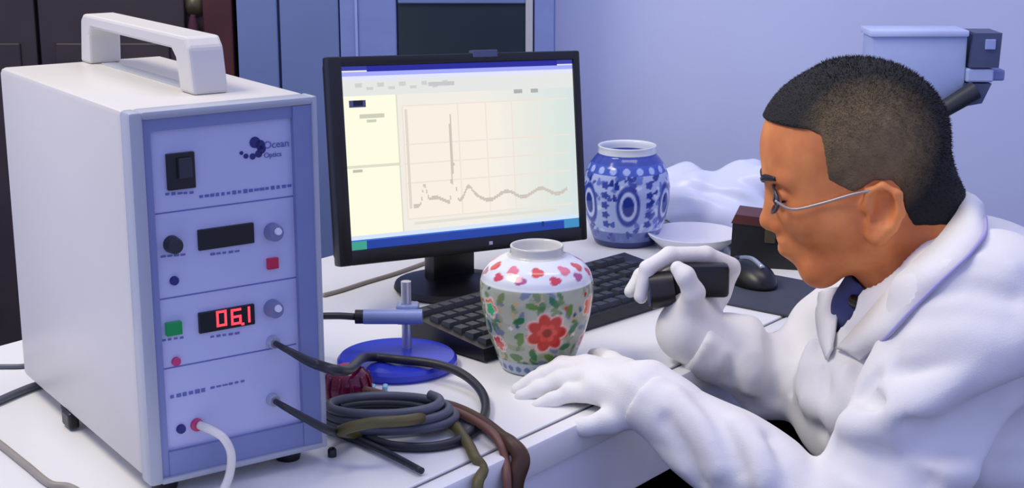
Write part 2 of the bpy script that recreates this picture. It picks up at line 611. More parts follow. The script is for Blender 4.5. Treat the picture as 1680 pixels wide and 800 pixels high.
front_disc('selector_knob', 287, 403, 15, M_DARK, 0.012)
front_box('push_button', 289, 541, 26, 22, M_GREENLED, 0.005)['label'] = 'glowing green push button'
front_box('indicator_lamp', 452, 434, 18, 18, M_REDLED, 0.004)['label'] = 'small red indicator lamp'
for cx, cy in ((452, 382), (452, 508)):
    k = front_disc('adjust_knob', cx, cy, 15, M_GREYK, 0.012)
    front_disc('knob_cap', cx + 1, cy - 4, 7, M_WHITEP, 0.0145, parent=k)
front_disc('test_socket', 291, 463, 8, M_INK, 0.003)
front_disc('test_socket', 294, 596, 8, M_RED, 0.003)
front_disc('test_socket', 302, 707, 8, M_INK, 0.003)
front_disc('test_socket', 328, 700, 11, M_RED, 0.004)
for cx, cy in ((452, 563), (452, 658)):
    front_disc('coax_socket', cx, cy, 11, M_CHROME, 0.008)


def script_line(name, x0, y0, x1, y1, m, hpx=7, parent=bx):
    """a line of lettering too small to read: broken strokes"""
    mb = MB(); n = max(3, int(abs(x1 - x0) / 9))
    for i in range(n):
        a = (i + 0.08) / n; b = (i + random.uniform(0.62, 0.9)) / n
        p = fp(x0 + (x1 - x0) * a, y0 + (y1 - y0) * a); q = fp(x0 + (x1 - x0) * b, y0 + (y1 - y0) * b)
        hh = hpx * 0.00055 * random.uniform(0.6, 1.0)
        mb.box((p[0], PY - 0.0006, p[1] - hh / 2), (q[0], PY + 0.001, p[1] + hh / 2))
    return mb.build(name, m, parent)


script_line('lettering', 332, 325, 486, 306, M_INK2, 7)
script_line('lettering', 284, 655, 345, 642, M_INK2, 8)
script_line('lettering', 350, 640, 410, 627, M_INK2, 4)
script_line('lettering', 268, 424, 312, 420, M_INK2, 4)
script_line('lettering', 350, 420, 400, 414, M_INK2, 4)
script_line('lettering', 270, 562, 310, 556, M_INK2, 4)
script_line('lettering', 350, 556, 400, 549, M_INK2, 4)
script_line('lettering', 276, 321, 326, 318, M_INK2, 5)
for ya, yb in ((354, 334), (496, 470), (612, 584)):
    p = fp(258, ya); q = fp(492, yb)
    MB().box((p[0], PY - 0.0004, p[1] - 0.0006), (q[0], PY + 0.001, p[1] + 0.0006)).build('division_line', M_INK2, bx)
# maker's mark: swirl of dots and the two-line name beside it
lg = MB(); c = fp(418, 247)
for k in range(7):
    a = math.radians(200 + k * 38); rr = 0.0085
    q = (c[0] + rr * 1.25 * math.cos(a), c[1] + rr * 0.8 * math.sin(a)); s_ = 0.0018 + 0.0006 * k
    lg.prism([(q[0] + s_ * math.cos(t), q[1] + s_ * math.sin(t)) for t in np.linspace(0, 2 * math.pi, 13)[:-1]], 1, PY - 0.0008, PY + 0.001)
lg.build('maker_mark', M_INK, bx)
for body, x, y, sz in (('Ocean', 439, 246, 0.0098), ('Optics', 439, 261, 0.0068)):
    v, f = text_mesh(body, sz, 0.0003)
    q = fp(x, y)
    MB().add([(p[0] + q[0], PY - 0.0004 - p[2], p[1] + q[1]) for p in v], f).build('maker_name', M_INK if sz > 0.01 else M_INK2, bx)

# ================================================================== MONITOR
MC = np.array([-0.0653, 2.05, 0.9484]); MA, MT, MR = 0.9688, 0.1518, -0.0453
MW, MH = 0.46 * 0.8881, 0.46 * 0.8881 / 1.5
rd = np.array([math.sin(MA), math.cos(MA), 0]); bk = np.array([-math.cos(MA), math.sin(MA), 0])
ud = np.array([0, 0, 1]) * math.cos(MT) + bk * math.sin(MT)
r2 = rd * math.cos(MR) + ud * math.sin(MR); u2 = ud * math.cos(MR) - rd * math.sin(MR); n2 = np.cross(r2, u2)  # n2 faces the viewer
mfoot = MC - u2 * (MH / 2) - n2 * 0.05
mn = empty('computer_monitor', (mfoot[0], mfoot[1], TZ), math.pi / 2 - MA, 'black widescreen monitor showing a pale graph window, behind the floral jar', 'monitor')
bpy.context.view_layer.update()
MX = Matrix(((r2[0], -n2[0], u2[0], MC[0]), (r2[1], -n2[1], u2[1], MC[1]), (r2[2], -n2[2], u2[2], MC[2]), (0, 0, 0, 1)))
MLOC = mn.matrix_world.inverted() @ MX          # panel local: x right, y away from the viewer, z up


def panel(mb, name, m, parent=mn, smooth=False):
    P = parent
    o = mb.build(name, m, None, smooth)
    o.data.transform(MLOC)
    o.parent = P
    return o


hw, hh = MW / 2, MH / 2
bl, br_, bt_, bb = 0.0250, 0.0125, 0.013, 0.020
b = MB()
b.box((-hw + 0.005, 0.0, -hh), (-hw + bl, 0.018, hh), 0.003).box((hw - br_, 0.0, -hh), (hw, 0.018, hh), 0.003)
b.box((-hw + bl - 0.003, 0.0, hh - bt_), (hw - br_ + 0.003, 0.018, hh), 0.003).box((-hw + bl - 0.003, 0.0, -hh), (hw - br_ + 0.003, 0.018, -hh + bb), 0.003)
panel(b, 'bezel', M_BLACK, smooth='auto')
panel(MB().box((-hw + 0.012, 0.012, -hh + 0.006), (hw - 0.008, 0.036, hh - 0.006), 0.006).box((-0.12, 0.034, -0.09), (0.12, 0.058, 0.09), 0.01), 'back_shell', M_BLACK)
panel(MB().box((0.022, -0.0015, hh - 0.006), (0.062, 0.01, hh + 0.004), 0.001), 'brand_plate', M_SLATE)
panel(MB().box((0.033, -0.001, -hh + 0.008), (0.039, 0.004, -hh + 0.013), 0.0005), 'power_lamp', M_CHROME)
# display surface: window drawn as emitted picture on a fine grid
sx0, sx1, sz0, sz1 = -hw + bl, hw - br_, -hh + bb, hh - bt_
NX, NZ = 180, 130
gv = [(sx0 + (sx1 - sx0) * i / NX, 0.003, sz0 + (sz1 - sz0) * j / NZ) for j in range(NZ + 1) for i in range(NX + 1)]
gf = [(j * (NX + 1) + i, j * (NX + 1) + i + 1, (j + 1) * (NX + 1) + i + 1, (j + 1) * (NX + 1) + i) for j in range(NZ) for i in range(NX)]
me = bpy.data.meshes.new('screen'); me.from_pydata(gv, [], gf); me.transform(MLOC)
img = np.zeros((NZ, NX, 3))
uu, vvv = np.meshgrid((np.arange(NX) + 0.5) / NX, 1 - (np.arange(NZ) + 0.5) / NZ)   # u right, v down
base = np.array([240, 236, 226.0])


def fillr(u0, v0, u1, v1, c_):
    img[(uu >= u0) & (uu <= u1) & (vvv >= v0) & (vvv <= v1)] = c_


img[:] = base
angle_tint = np.clip((uu - 0.55) / 0.45, 0, 1)[..., None]
img[:] = img * (1 - angle_tint) + np.array([214, 226, 224.0]) * angle_tint  # viewing-angle colour shift of the display, painted into the picture
fillr(0, 0, 1, 0.025, (52, 56, 160)); fillr(0.1, 0.0, 0.93, 0.03, (30, 32, 150)); fillr(0, 0.03, 1, 0.055, (165, 170, 250)); fillr(0, 0.055, 1, 0.075, (225, 228, 250))
fillr(0, 0.075, 1, 0.16, (228, 230, 226))
fillr(0.0, 0.16, 0.215, 0.93, (253, 252, 226))
fillr(0.235, 0.225, 0.97, 0.86, (248, 238, 224))
m_ = (uu > 0.6) & (uu < 0.97) & (vvv > 0.225) & (vvv < 0.86)
tt = np.clip((uu - 0.6) / 0.35, 0, 1)[..., None]
img[m_] = (img * (1 - tt) + np.array([216, 228, 220.0]) * tt)[m_]  # same viewing-angle shift painted across the plot area
for k in range(9):
    c0 = 0.05 + k * 0.045; fillr(c0, 0.095 + 0.02 * (k % 2), c0 + 0.026, 0.112 + 0.02 * (k % 2), (206, 207, 205))
fillr(0.35, 0.10, 0.46, 0.12, (198, 198, 198)); fillr(0.72, 0.165, 0.76, 0.185, (172, 176, 176)); fillr(0.80, 0.165, 0.835, 0.185, (172, 176, 176))
fillr(0.02, 0.185, 0.09, 0.225, (70, 70, 120)); fillr(0.04, 0.185, 0.075, 0.215, (16, 16, 50))
fillr(0.06, 0.265, 0.16, 0.285, (206, 206, 186)); fillr(0.09, 0.295, 0.13, 0.308, (206, 206, 186))
fillr(0.0, 0.535, 0.215, 0.55, (222, 222, 202)); fillr(0.02, 0.56, 0.06, 0.578, (190, 190, 178))
fillr(0.21, 0.16, 0.217, 0.93, (222, 220, 200))
for g in (0.235, 0.35, 0.47, 0.59, 0.71, 0.83, 0.95):
    fillr(g - 0.002, 0.225, g + 0.002, 0.86, (238, 226, 214))
for g in (0.225, 0.33, 0.44, 0.55, 0.66, 0.77, 0.86):
    fillr(0.235, g - 0.003, 0.97, g + 0.003, (238, 226, 214))
fillr(0.243, 0.25, 0.254, 0.80, (222, 214, 202))
for i in range(NX):                                     # the plotted spectrum
    u_ = (i + 0.5) / NX
    if 0.26 < u_ < 0.95:
        y_ = 0.77 - 0.02 * math.sin(u_ * 40) - 0.34 * math.exp(-((u_ - 0.435) / 0.010) ** 2) - 0.10 * math.exp(-((u_ - 0.31) / 0.012) ** 2) - 0.05 * math.exp(-((u_ - 0.5) / 0.02) ** 2)
        img[(np.abs(uu - u_) < 0.5 / NX) & (np.abs(vvv - y_) < 0.010 + (0.16 if abs(u_ - 0.435) < 0.006 else 0))] = (206, 196, 184)
fillr(0.26, 0.88, 0.9, 0.892, (226, 222, 208))
fillr(0, 0.925, 1, 0.945, (214, 228, 250)); fillr(0, 0.945, 1, 1.0, (24, 62, 158)); fillr(0, 0.945, 1, 0.957, (52, 110, 208)); fillr(0.0, 0.955, 0.06, 1.0, (60, 160, 140)); fillr(0.93, 0.945, 1, 1, (60, 140, 190)); fillr(0.82, 0.95, 0.835, 0.975, (16, 40, 110))
ca = me.color_attributes.new('glaze', 'FLOAT_COLOR', 'CORNER')
cl = np.ones((NX * NZ, 4, 4), np.float32)
s_ = img.reshape(-1, 3) / 255.0
cl[:, :, :3] = np.where(s_ <= 0.04045, s_ / 12.92, ((s_ + 0.055) / 1.055) ** 2.4)[:, None, :]
ca.data.foreach_set('color', cl.ravel())
me.materials.append(mat_attr('lit_screen', 0.3, emit=1.0))
so = bpy.data.objects.new('screen', me); COL.objects.link(so); so.parent = mn
so['label'] = 'lit screen with a pale graph and blue title bar'
# stand
MB().lathe([(0.075, 0.0), (0.08, 0.006), (0.078, 0.012), (0.04, 0.02), (0.026, 0.024)], 32).build('stand_base', M_BLACK, mn, 'auto')
MB().box((-0.035, -0.012, 0.015), (0.035, 0.016, 0.16), 0.006).build('stand_neck', M_BLACK, mn, 'auto')
MB().box((-0.05, -0.016, 0.06), (0.05, 0.006, 0.10), 0.006).build('tilt_hinge', M_DARK, mn)


# ================================================================== JARS
def painted_jar(name, loc, prof, fn, label, cat, rough=0.12, n=220, m=170):
    """lathe with a glaze painted on a fine grid; fn(theta, z, h) -> sRGB, theta 0 faces the photographer"""
    P = np.array(prof, float)
    s = np.concatenate([[0], np.cumsum(np.linalg.norm(np.diff(P, axis=0), axis=1))])
    q = np.linspace(0, s[-1], m)
    R = np.interp(q, s, P[:, 0]); Z = np.interp(q, s, P[:, 1])
    k = np.array([1, 2, 3, 2, 1.0]); k /= k.sum()
    Rs = np.convolve(np.pad(R, 2, 'edge'), k, 'valid'); Zs = np.convolve(np.pad(Z, 2, 'edge'), k, 'valid')
    a0 = math.atan2(-loc[1], -loc[0])
    vs, cs = [], []
    for i in range(m):
        for j in range(n):
            th = 2 * math.pi * j / n
            vs.append((Rs[i] * math.cos(a0 + th), Rs[i] * math.sin(a0 + th), Zs[i]))
    fs = [(i * n + j, i * n + (j + 1) % n, (i + 1) * n + (j + 1) % n, (i + 1) * n + j) for i in range(m - 1) for j in range(n)]
    fs.append(tuple(range(n - 1, -1, -1)))
    me = bpy.data.meshes.new(name)
    me.from_pydata(vs, [], fs)
    TH, ZZ = np.meshgrid((np.arange(n) / n * 2 * math.pi + math.pi) % (2 * math.pi) - math.pi, Zs)
    c = fn(TH, ZZ, q[:, None] / s[-1] + 0 * TH, Rs[:, None] + 0 * TH) / 255.0
    c = np.where(c <= 0.04045, c / 12.92, ((c + 0.055) / 1.055) ** 2.4).reshape(-1, 3)
    ca = me.color_attributes.new('glaze', 'FLOAT_COLOR', 'POINT')
    full = np.ones((len(vs), 4), np.float32); full[:, :3] = c
    ca.data.foreach_set('color', full.ravel())
    me.polygons.foreach_set('use_smooth', [True] * len(me.polygons))
    me.materials.append(mat_attr(name + '_glaze', rough))
    o = bpy.data.objects.new(name, me); COL.objects.link(o)
    o.location = loc
    return tag(o, label, cat)


rng = np.random.RandomState(4)


def blob(img_, TH, Z, R, th, z, rad, col, petals=0, depth=0.25, squash=1.0, rot=0.0, soft=0.12):
    dx = ((TH - th + math.pi) % (2 * math.pi) - math.pi) * R; dz = (Z - z)
    x_ = dx * math.cos(rot) + dz * math.sin(rot); y_ = (-dx * math.sin(rot) + dz * math.cos(rot)) / squash
    rr = np.hypot(x_, y_); an = np.arctan2(y_, x_)
    lim = rad * (1 - depth + depth * np.abs(np.cos(an * petals / 2))) if petals else rad
    a = np.clip((lim - rr) / (soft * rad), 0, 1)[..., None]
    return img_ * (1 - a) + np.array(col, float) * a


def floral(TH, Z, q, R):
    c = np.zeros(TH.shape + (3,)); c[:] = (172, 177, 156)
    H = 0.150
    body = (Z < 0.112)
    for _ in range(330):
        th = rng.uniform(-math.pi, math.pi); z = rng.uniform(0.012, 0.110)
        col = [(92, 128, 78), (48, 96, 70), (118, 138, 92), (150, 160, 130), (190, 170, 130), (120, 130, 150)][rng.randint(6)]
        c = blob(c, TH, Z, R, th, z, rng.uniform(0.004, 0.0095), col, 0, 0, 0.5, rng.uniform(0, 3.1))
    for k in range(40):
        th = rng.uniform(-math.pi, math.pi); z = rng.uniform(0.015, 0.108)
        c = blob(c, TH, Z, R, th, z, 0.0035, [(226, 222, 214), (196, 70, 50), (60, 90, 140)][k % 3], 5, 0.4)
    for th0 in (0.20, 0.20 + 2.1, 0.20 - 2.1):
        for k in range(9):
            a = k * 0.7; c = blob(c, TH, Z, R, th0 + 0.55 * math.cos(a), 0.062 + 0.036 * math.sin(a), 0.0085, [(44, 110, 66), (96, 136, 60)][k % 2], 0, 0, 0.5, a + 0.8)
        c = blob(c, TH, Z, R, th0, 0.060, 0.0285, (232, 190, 180), 7, 0.22)
        c = blob(c, TH, Z, R, th0, 0.060, 0.0255, (186, 34, 26), 7, 0.28)
        c = blob(c, TH, Z, R, th0, 0.060, 0.013, (214, 66, 56), 6, 0.3)
        c = blob(c, TH, Z, R, th0, 0.060, 0.006, (140, 20, 18), 0)
        for dt, z, col, r_ in ((-1.15, 0.084, (226, 100, 48), 0.0125), (-1.05, 0.040, (196, 58, 58), 0.010), (0.95, 0.082, (70, 190, 110), 0.009), (1.0, 0.04, (206, 84, 70), 0.010)):
            c = blob(c, TH, Z, R, th0 + dt, z, r_ * 1.2, (232, 214, 200), 5, 0.25)
            c = blob(c, TH, Z, R, th0 + dt, z, r_, col, 5, 0.35)
    # foot band
    f_ = (Z < 0.018); c[f_] = (172, 182, 196)
    for k in range(26):
        c = blob(c, TH, Z, R, -math.pi + k * 2 * math.pi / 26, 0.009, 0.004, (84, 104, 150), 0)
    # white shoulder with rose clouds
    sh = (Z >= 0.1105); c[sh] = (226, 232, 236)
    for k in range(22):
        th = -math.pi + k * 2 * math.pi / 22 + rng.uniform(-0.08, 0.08)
        c2 = blob(c, TH, Z, R, th, 0.121 + 0.008 * (k % 2), 0.0085, [(206, 74, 92), (224, 130, 146), (176, 92, 140), (214, 90, 90)][k % 4], 3, 0.3, 0.6)
        c = np.where(sh[..., None], c2, c)
    ln = (np.abs(Z - 0.1105) < 0.002); c[ln] = (236, 240, 238)
    c[Z > 0.1375] = (206, 206, 198)
    return c


JF = T(872, 598) + np.array([0.0057, -0.0056, 0])
painted_jar('floral_jar', (JF[0], JF[1], TZ),
            [(0.001, 0.0), (0.040, 0.0), (0.043, 0.003), (0.048, 0.018), (0.057, 0.042), (0.0640, 0.068), (0.0672, 0.092), (0.0670, 0.106), (0.0635, 0.118), (0.055, 0.128), (0.042, 0.135),
             (0.0315, 0.139), (0.0310, 0.146), (0.0320, 0.150), (0.029, 0.1505), (0.0275, 0.147), (0.027, 0.135), (0.001, 0.133)],
            floral, 'porcelain jar painted with a red flower and green leaves, touched by a gloved hand', 'jar')


def bluewhite(TH, Z, q, R):
    Z = Z / 0.91
    c = np.zeros(TH.shape + (3,)); c[:] = (176, 190, 226)
    for _ in range(300):
        th = rng.uniform(-math.pi, math.pi); z = rng.uniform(0.015, 0.132)
        c = blob(c, TH, Z, R, th, z, rng.uniform(0.004, 0.010), [(70, 92, 172), (104, 126, 196), (44, 62, 146), (210, 220, 240)][rng.randint(4)], 3, 0.3, 0.6, rng.uniform(0, 3.1))
    for k in range(6):
        th = 0.05 + k * math.pi / 3
        for rr, col in ((0.020, (52, 72, 156)), (0.0145, (196, 208, 236)), (0.010, (40, 58, 142))):
            c = blob(c, TH, Z, R, th, 0.078, rr, col, 0, 0, 1.9)
        for j in range(5):
            c = blob(c, TH, Z, R, th + 0.5, 0.045 + j * 0.017, 0.0075, (50, 70, 158), 5, 0.35)
    c[(Z > 0.128) & (Z < 0.144)] = (74, 98, 190)
    for k in range(18):
        c = blob(c, TH, Z, R, -math.pi + k * 2 * math.pi / 18, 0.136, 0.006, (176, 194, 240), 0)
    c[(Z > 0.144) & (Z < 0.158)] = (66, 84, 168)
    c[Z >= 0.158] = (226, 232, 232)
    c[Z < 0.012] = (50, 60, 112)
    c[(Z >= 0.012) & (Z < 0.03)] = c[(Z >= 0.012) & (Z < 0.03)] * 0.4 + np.array((66, 80, 150)) * 0.6
    return c


JB = T(1026, 396)
painted_jar('blue_and_white_jar', (JB[0], JB[1], TZ),
            [(r_, z_ * 0.91) for r_, z_ in [(0.001, 0.0), (0.048, 0.0), (0.050, 0.004), (0.056, 0.022), (0.064, 0.048), (0.0685, 0.078), (0.0690, 0.100), (0.0655, 0.122), (0.0585, 0.140), (0.050, 0.152),
             (0.0455, 0.157), (0.0450, 0.168), (0.0468, 0.172), (0.043, 0.1725), (0.041, 0.168), (0.040, 0.150), (0.001, 0.148)]],
            bluewhite, 'blue and white porcelain jar standing beside the right edge of the monitor', 'jar')

# ================================================================== KEYBOARD
KA = math.atan2(0.2114, 0.2084)
kb0 = T(812, 602) + np.array([-0.0125, 0.0123, 0])
kb = empty('computer_keyboard', (kb0[0], kb0[1], TZ), KA, 'black computer keyboard lying behind the floral jar', 'keyboard')
sl = math.radians(8)
MB().prism([(0, 0.003), (0.002, 0.018), (0.148, 0.034), (0.150, 0.003)], 0, 0.0, 0.43).build('keyboard_body', M_BLACK, kb)
kmb = MB().add([(0, 0, 0), (1, 0, 0), (1, 1, 0), (0, 1, 0), (0.1, 0.1, 1), (0.9, 0.1, 1), (0.9, 0.9, 1), (0.1, 0.9, 1)],
               [(0, 3, 2, 1), (4, 5, 6, 7), (0, 1, 5, 4), (1, 2, 6, 5), (2, 3, 7, 6), (3, 0, 4, 7)])
kproto = None
rowsY = [0.010, 0.032, 0.053, 0.074, 0.095, 0.122]
for ri, ky in enumerate(rowsY):
    x_ = 0.012
    widths = [0.019] * 21
    if ri == 0:
        widths = [0.024, 0.021, 0.024, 0.115, 0.024, 0.021, 0.024, 0.019, 0.019, 0.019, 0.039, 0.019]
    for wi, kw in enumerate(widths):
        if x_ + kw > 0.422:
            break
        if kproto is None:
            o = kmb.build('key', M_DARK, kb); kproto = o
        else:
            o = kproto.copy(); COL.objects.link(o); o.parent = kb
        zz = 0.018 + (ky - 0.002) * (0.016 / 0.146)
        o.location = (x_, ky, zz)
        o.scale = (kw - 0.002, 0.017, 0.006)
        x_ += kw + (0.006 if (ri and wi in (13, 16)) else 0)

# ================================================================== MOUSE, PAD, CASE, BAG
pd = T(1262, 488)
pad = MB().box((-0.085, -0.10, 0.0), (0.085, 0.10, 0.004), 0.0015).build('mouse_pad', M_PAD, None, 'auto', (pd[0], pd[1] + 0.02, TZ))
pad.rotation_euler = (0, 0, TR)
tag(pad, 'dark grey mouse pad on the table below the person’s chin', 'mouse pad')
ms = T(1232, 462, TZ + 0.005)
mo = empty('computer_mouse', (ms[0], ms[1], TZ + 0.004), TR + math.radians(60), 'small black computer mouse with silver strip on the dark pad', 'mouse')
sdf_obj('mouse_shell', INT(ell((0, 0, 0.0), (0.052, 0.031, 0.034)), half((0, 0, 0.0), (0, 0, -1))), (-0.06, -0.04, -0.005), (0.06, 0.04, 0.04), 0.002, M_BLACK, mo, inv=Matrix())
MB().tube([(-0.03, 0, 0.029), (0.0, 0, 0.0345), (0.03, 0, 0.0285)], 0.004, 8).build('silver_strip', M_CHROME, mo, True)
MB().lathe([(0.001, -0.004), (0.008, -0.004), (0.008, 0.004), (0.001, 0.004)], 14).build('scroll_wheel', M_DARK, mo).location = (0.034, 0, 0.026)

cs = T(1262, 432)
bc = empty('black_case', (cs[0], cs[1], TZ), math.radians(-14), 'black leather case with an oxblood lid in front of the person’s nose', 'case')
MB().prism([(-0.056, 0.0), (0.062, 0.0), (0.058, 0.058), (-0.054, 0.066)], 1, -0.03, 0.03).build('case_body', M_LEATHER, bc)
MB().prism([(-0.056, 0.0665), (0.060, 0.0585), (0.058, 0.072), (-0.05, 0.080)], 1, -0.032, 0.032).build('case_lid', M_OXBLOOD, bc)
MB().box((-0.006, -0.036, 0.04), (0.010, -0.030, 0.07), 0.002).build('clasp', M_BRASS, bc)

# crumpled film packaging: lumpy implicit shape
bg = T(1172, 372)


def bagf(P):
    q = P - np.array([0, 0, 0], np.float32)
    d = U([ell((-0.045, 0.02, 0.045), (0.06, 0.06, 0.055)), ell((0.05, 0.01, 0.05), (0.062, 0.055, 0.055)), ell((0.01, -0.03, 0.025), (0.085, 0.05, 0.04)), ell((0.115, 0.03, 0.045), (0.06, 0.05, 0.06))], 0.02)(q)
    x, y, z = P[:, 0], P[:, 1], P[:, 2]
    d = d + 0.0032 * (np.sin(62 * x + 38 * z + 3 * np.sin(40 * y + 31 * z)) + np.sin(-45 * x + 75 * z + 2 * np.sin(33 * x + 20 * y)) + 0.7 * np.abs(np.sin(55 * y + 47 * x - 30 * z)))
    return np.maximum(d, -z)


bo = sdf_obj('plastic_bag', bagf, (-0.13, -0.1, -0.01), (0.2, 0.11, 0.13), 0.003, M_BAG, None)
bo.location = (bg[0], bg[1] + 0.03, TZ)
tag(bo, 'crumpled white plastic film bag lying against the wall behind the blue jar', 'bag')
# smooth white dish with thin dark cable round it
ds = T(1140, 415)
dsh = MB().lathe([(0.001, 0.0), (0.040, 0.0), (0.050, 0.004), (0.068, 0.020), (0.072, 0.026), (0.069, 0.0265), (0.062, 0.022), (0.046, 0.009), (0.001, 0.007)], 40).build('white_dish', M_WHITEP, None, 'auto', (ds[0], ds[1] + 0.03, TZ))
tag(dsh, 'shallow round white dish behind the raised gloved hand', 'dish')

# ================================================================== PROBE STAND
pb = T(652, 600)
ps = empty('probe_stand', (pb[0], pb[1], TZ), 0.0, 'small stand with cobalt blue round base and thin steel rod', 'stand')
MB().lathe([(0.001, 0.0), (0.068, 0.0), (0.0715, 0.004), (0.0715, 0.010), (0.068, 0.014), (0.058, 0.0150), (0.001, 0.0150)], 56).build('round_base', M_BLUE, ps, 'auto')
rod = at(668, 575, pb[1] + 0.025)
rx, ry = rod[0] - pb[0], rod[1] - pb[1]
MB().tube([(rx, ry, 0.014), (rx, ry, 0.098)], 0.0062, 14, smooth=False).build('rod', M_CHROME, ps, 'auto')
ptop = at(668, 513, pb[1] + 0.025)[2] - TZ
MB().box((rx - 0.012, ry - 0.012, ptop - 0.012), (rx + 0.015, ry + 0.012, ptop + 0.012), 0.003).build('clamp', M_PROBE, ps)
pr = empty('optical_probe', (pb[0] + rx, pb[1] + ry, TZ + ptop), 0.0, 'blue-grey cylindrical probe held level on the steel rod, trailing a dark lead', 'probe')
MB().tube([(-0.050, -0.016, 0), (0.020, -0.016, 0)], 0.009, 18, smooth=False).build('barrel', M_PROBE, pr, 'auto')
MB().tube([(-0.060, -0.016, 0), (-0.049, -0.016, 0)], 0.0085, 18, smooth=False).build('collar', M_BLACK, pr, 'auto')
MB().tube([(-0.060, -0.016, 0), (-0.085, -0.014, 0.0005), (-0.12, 0.0, -0.006), (-0.16, 0.035, -0.030), (-0.20, 0.08, 0.0045 - ptop), (-0.25, 0.15, 0.0045 - ptop), (-0.28, 0.21, 0.0045 - ptop)], 0.0042, 10).build('lead', M_CABLEB, pr, True)


# ================================================================== CABLES
def cable(name, pts, r, m, label, sub=8):
    o = MB().tube(pts, r, 10, sub).build(name, m, None, True)
    return tag(o, label, 'cable')


def tz(x, y, dz):
    return T(x, y, TZ + dz)


def front_pt(x, y, out):
    q = fp(x, y)
    p = BN + BU * q[0] - BV * out
    return np.array([p[0], p[1], q[1] + TZ])


c1 = [front_pt(452, 563, -0.003), front_pt(458, 566, 0.02), front_pt(495, 584, 0.028), front_pt(540, 592, 0.035), tz(600, 586, 0.028), tz(660, 590, 0.022), tz(715, 597, 0.021), tz(757, 612, 0.019), tz(787, 638, 0.012), tz(797, 668, 0.007), tz(786, 697, 0.007), tz(752, 722, 0.006), tz(700, 733, 0.005), tz(640, 730, 0.005), tz(600, 716, 0.005)]
cable('coax_cable', c1, [0.0028, 0.0034] + [0.0052] * 13, M_CABLEB, 'black cable from the upper panel socket arching over the blue base')
c2 = [front_pt(452, 658, -0.003), front_pt(460, 662, 0.02), front_pt(510, 688, 0.03), tz(560, 712, 0.008), tz(620, 735, 0.006), tz(692, 772, 0.0055)]
cable('coax_cable', c2, [0.0028, 0.0036, 0.0045, 0.0045, 0.004, 0.0035], M_CABLEB, 'black cable from the lower panel socket running to the table edge')
c3 = [front_pt(330, 699, -0.004), front_pt(340, 700, 0.012), front_pt(352, 708, 0.022), front_pt(362, 732, 0.024), front_pt(362, 768, 0.02), tz(362, 812, 0.005), tz(340, 850, 0.004)]
cable('white_lead', c3, 0.0042, M_CABLEW, 'white lead hanging from the bottom panel socket of the grey case')
# grey coil of fibre on the table: several turns
cc = T(636, 704)
pts = []
for k in range(0, 73):
    a = k * 2 * math.pi / 24 + 0.6
    rr = 0.072 + 0.004 * math.sin(k * 0.31 + 1) - 0.0002 * k
    pts.append((cc[0] + rr * math.cos(a), cc[1] + 0.56 * rr * math.sin(a), TZ + 0.007 + 0.00036 * k))
cable('fibre_coil', pts, 0.0052, M_CABLEG, 'grey cable wound in a loose coil on the table beside the case', 4)
pts = []
for k in range(0, 43):
    a = k * 2 * math.pi / 20 + 2.2
    rr = 0.050 + 0.003 * math.sin(k * 0.4)
    pts.append((cc[0] - 0.006 + rr * math.cos(a), cc[1] + 0.002 + 0.48 * rr * math.sin(a), TZ + 0.006 + 0.00035 * k))
cable('fibre_coil', pts, 0.0046, M_CABLEB, 'thin black cable coiled inside the grey coil', 4)
c6 = [tz(590, 712, 0.006), tz(560, 706, 0.030), tz(605, 694, 0.043), tz(660, 690, 0.040), tz(710, 684, 0.014), tz(745, 698, 0.008), tz(768, 728, 0.006), T(778, 748, TZ + 0.006), T(786, 765, TZ - 0.004) + np.array([0.004, -0.008, 0]), at(783, 800, 1.39), at(783, 900, 1.385)]
cable('olive_cable', c6, 0.0058, M_CABLEO, 'olive cable leaving the coil and hanging over the table edge')
c7 = [tz(690, 655, 0.006), tz(745, 668, 0.007), tz(790, 690, 0.008), tz(822, 715, 0.0075), T(838, 727, TZ + 0.009), T(845, 747, TZ - 0.004) + np.array([0.006, -0.010, 0]), at(842, 800, 1.44), at(841, 900, 1.436)]
cable('brown_cable', c7, [0.0055, 0.006, 0.0065, 0.007, 0.008, 0.0095, 0.0105, 0.0105], M_CABLEN, 'thick dark brown cable hanging over the table edge')
c8 = [tz(600, 640, 0.03), tz(640, 650, 0.010), tz(690, 668, 0.0065), tz(740, 672, 0.0075), tz(795, 700, 0.016), T(820, 727, TZ + 0.0085), T(829, 745, TZ - 0.004) + np.array([0.0, -0.014, 0]), at(832, 800, 1.425), at(832, 900, 1.42)]
cable('brown_cable', c8, 0.0048, mat('red_brown_rubber', (112, 74, 62), 0.5), 'thin reddish brown cable running beside the thick brown one')
c9 = [tz(-40, 672, 0.005), tz(0, 656, 0.005), tz(28, 644, 0.005), tz(60, 632, 0.005), tz(110, 620, 0.005)]
cable('power_cord', c9, 0.0045, M_CABLEG, 'dark grey power cord leaving the rear of the grey case')
c10 = [tz(-40, 602, 0.003), tz(0, 601, 0.003), tz(40, 600, 0.003), tz(90, 592, 0.003)]
cable('thin_lead', c10, 0.0028, M_CABLEG, 'thin grey lead on the table behind the grey case')
c11 = [tz(-50, 690, 0.004), tz(0, 728, 0.004), tz(45, 764, 0.004), tz(82, 793, 0.004), tz(118, 800, 0.004), tz(160, 830, 0.004)]
cable('beige_lead', c11, 0.0038, M_CABLEBE, 'beige lead on the table in front of the case’s side')
c12 = [tz(530, 484, 0.003), tz(560, 476, 0.003), tz(600, 463, 0.003), tz(650, 448, 0.003), tz(700, 430, 0.003)]
cable('thin_lead', c12, 0.003, M_CABLEBE, 'thin grey lead running under the monitor')
c13 = [tz(1040, 378, 0.004), tz(1085, 369, 0.004), tz(1135, 368, 0.004), tz(1172, 380, 0.004), tz(1200, 400, 0.004), tz(1215, 425, 0.004)]
cable('mouse_cable', c13, 0.0035, M_CABLEB, 'dark cable curving round the white dish beside the blue jar')

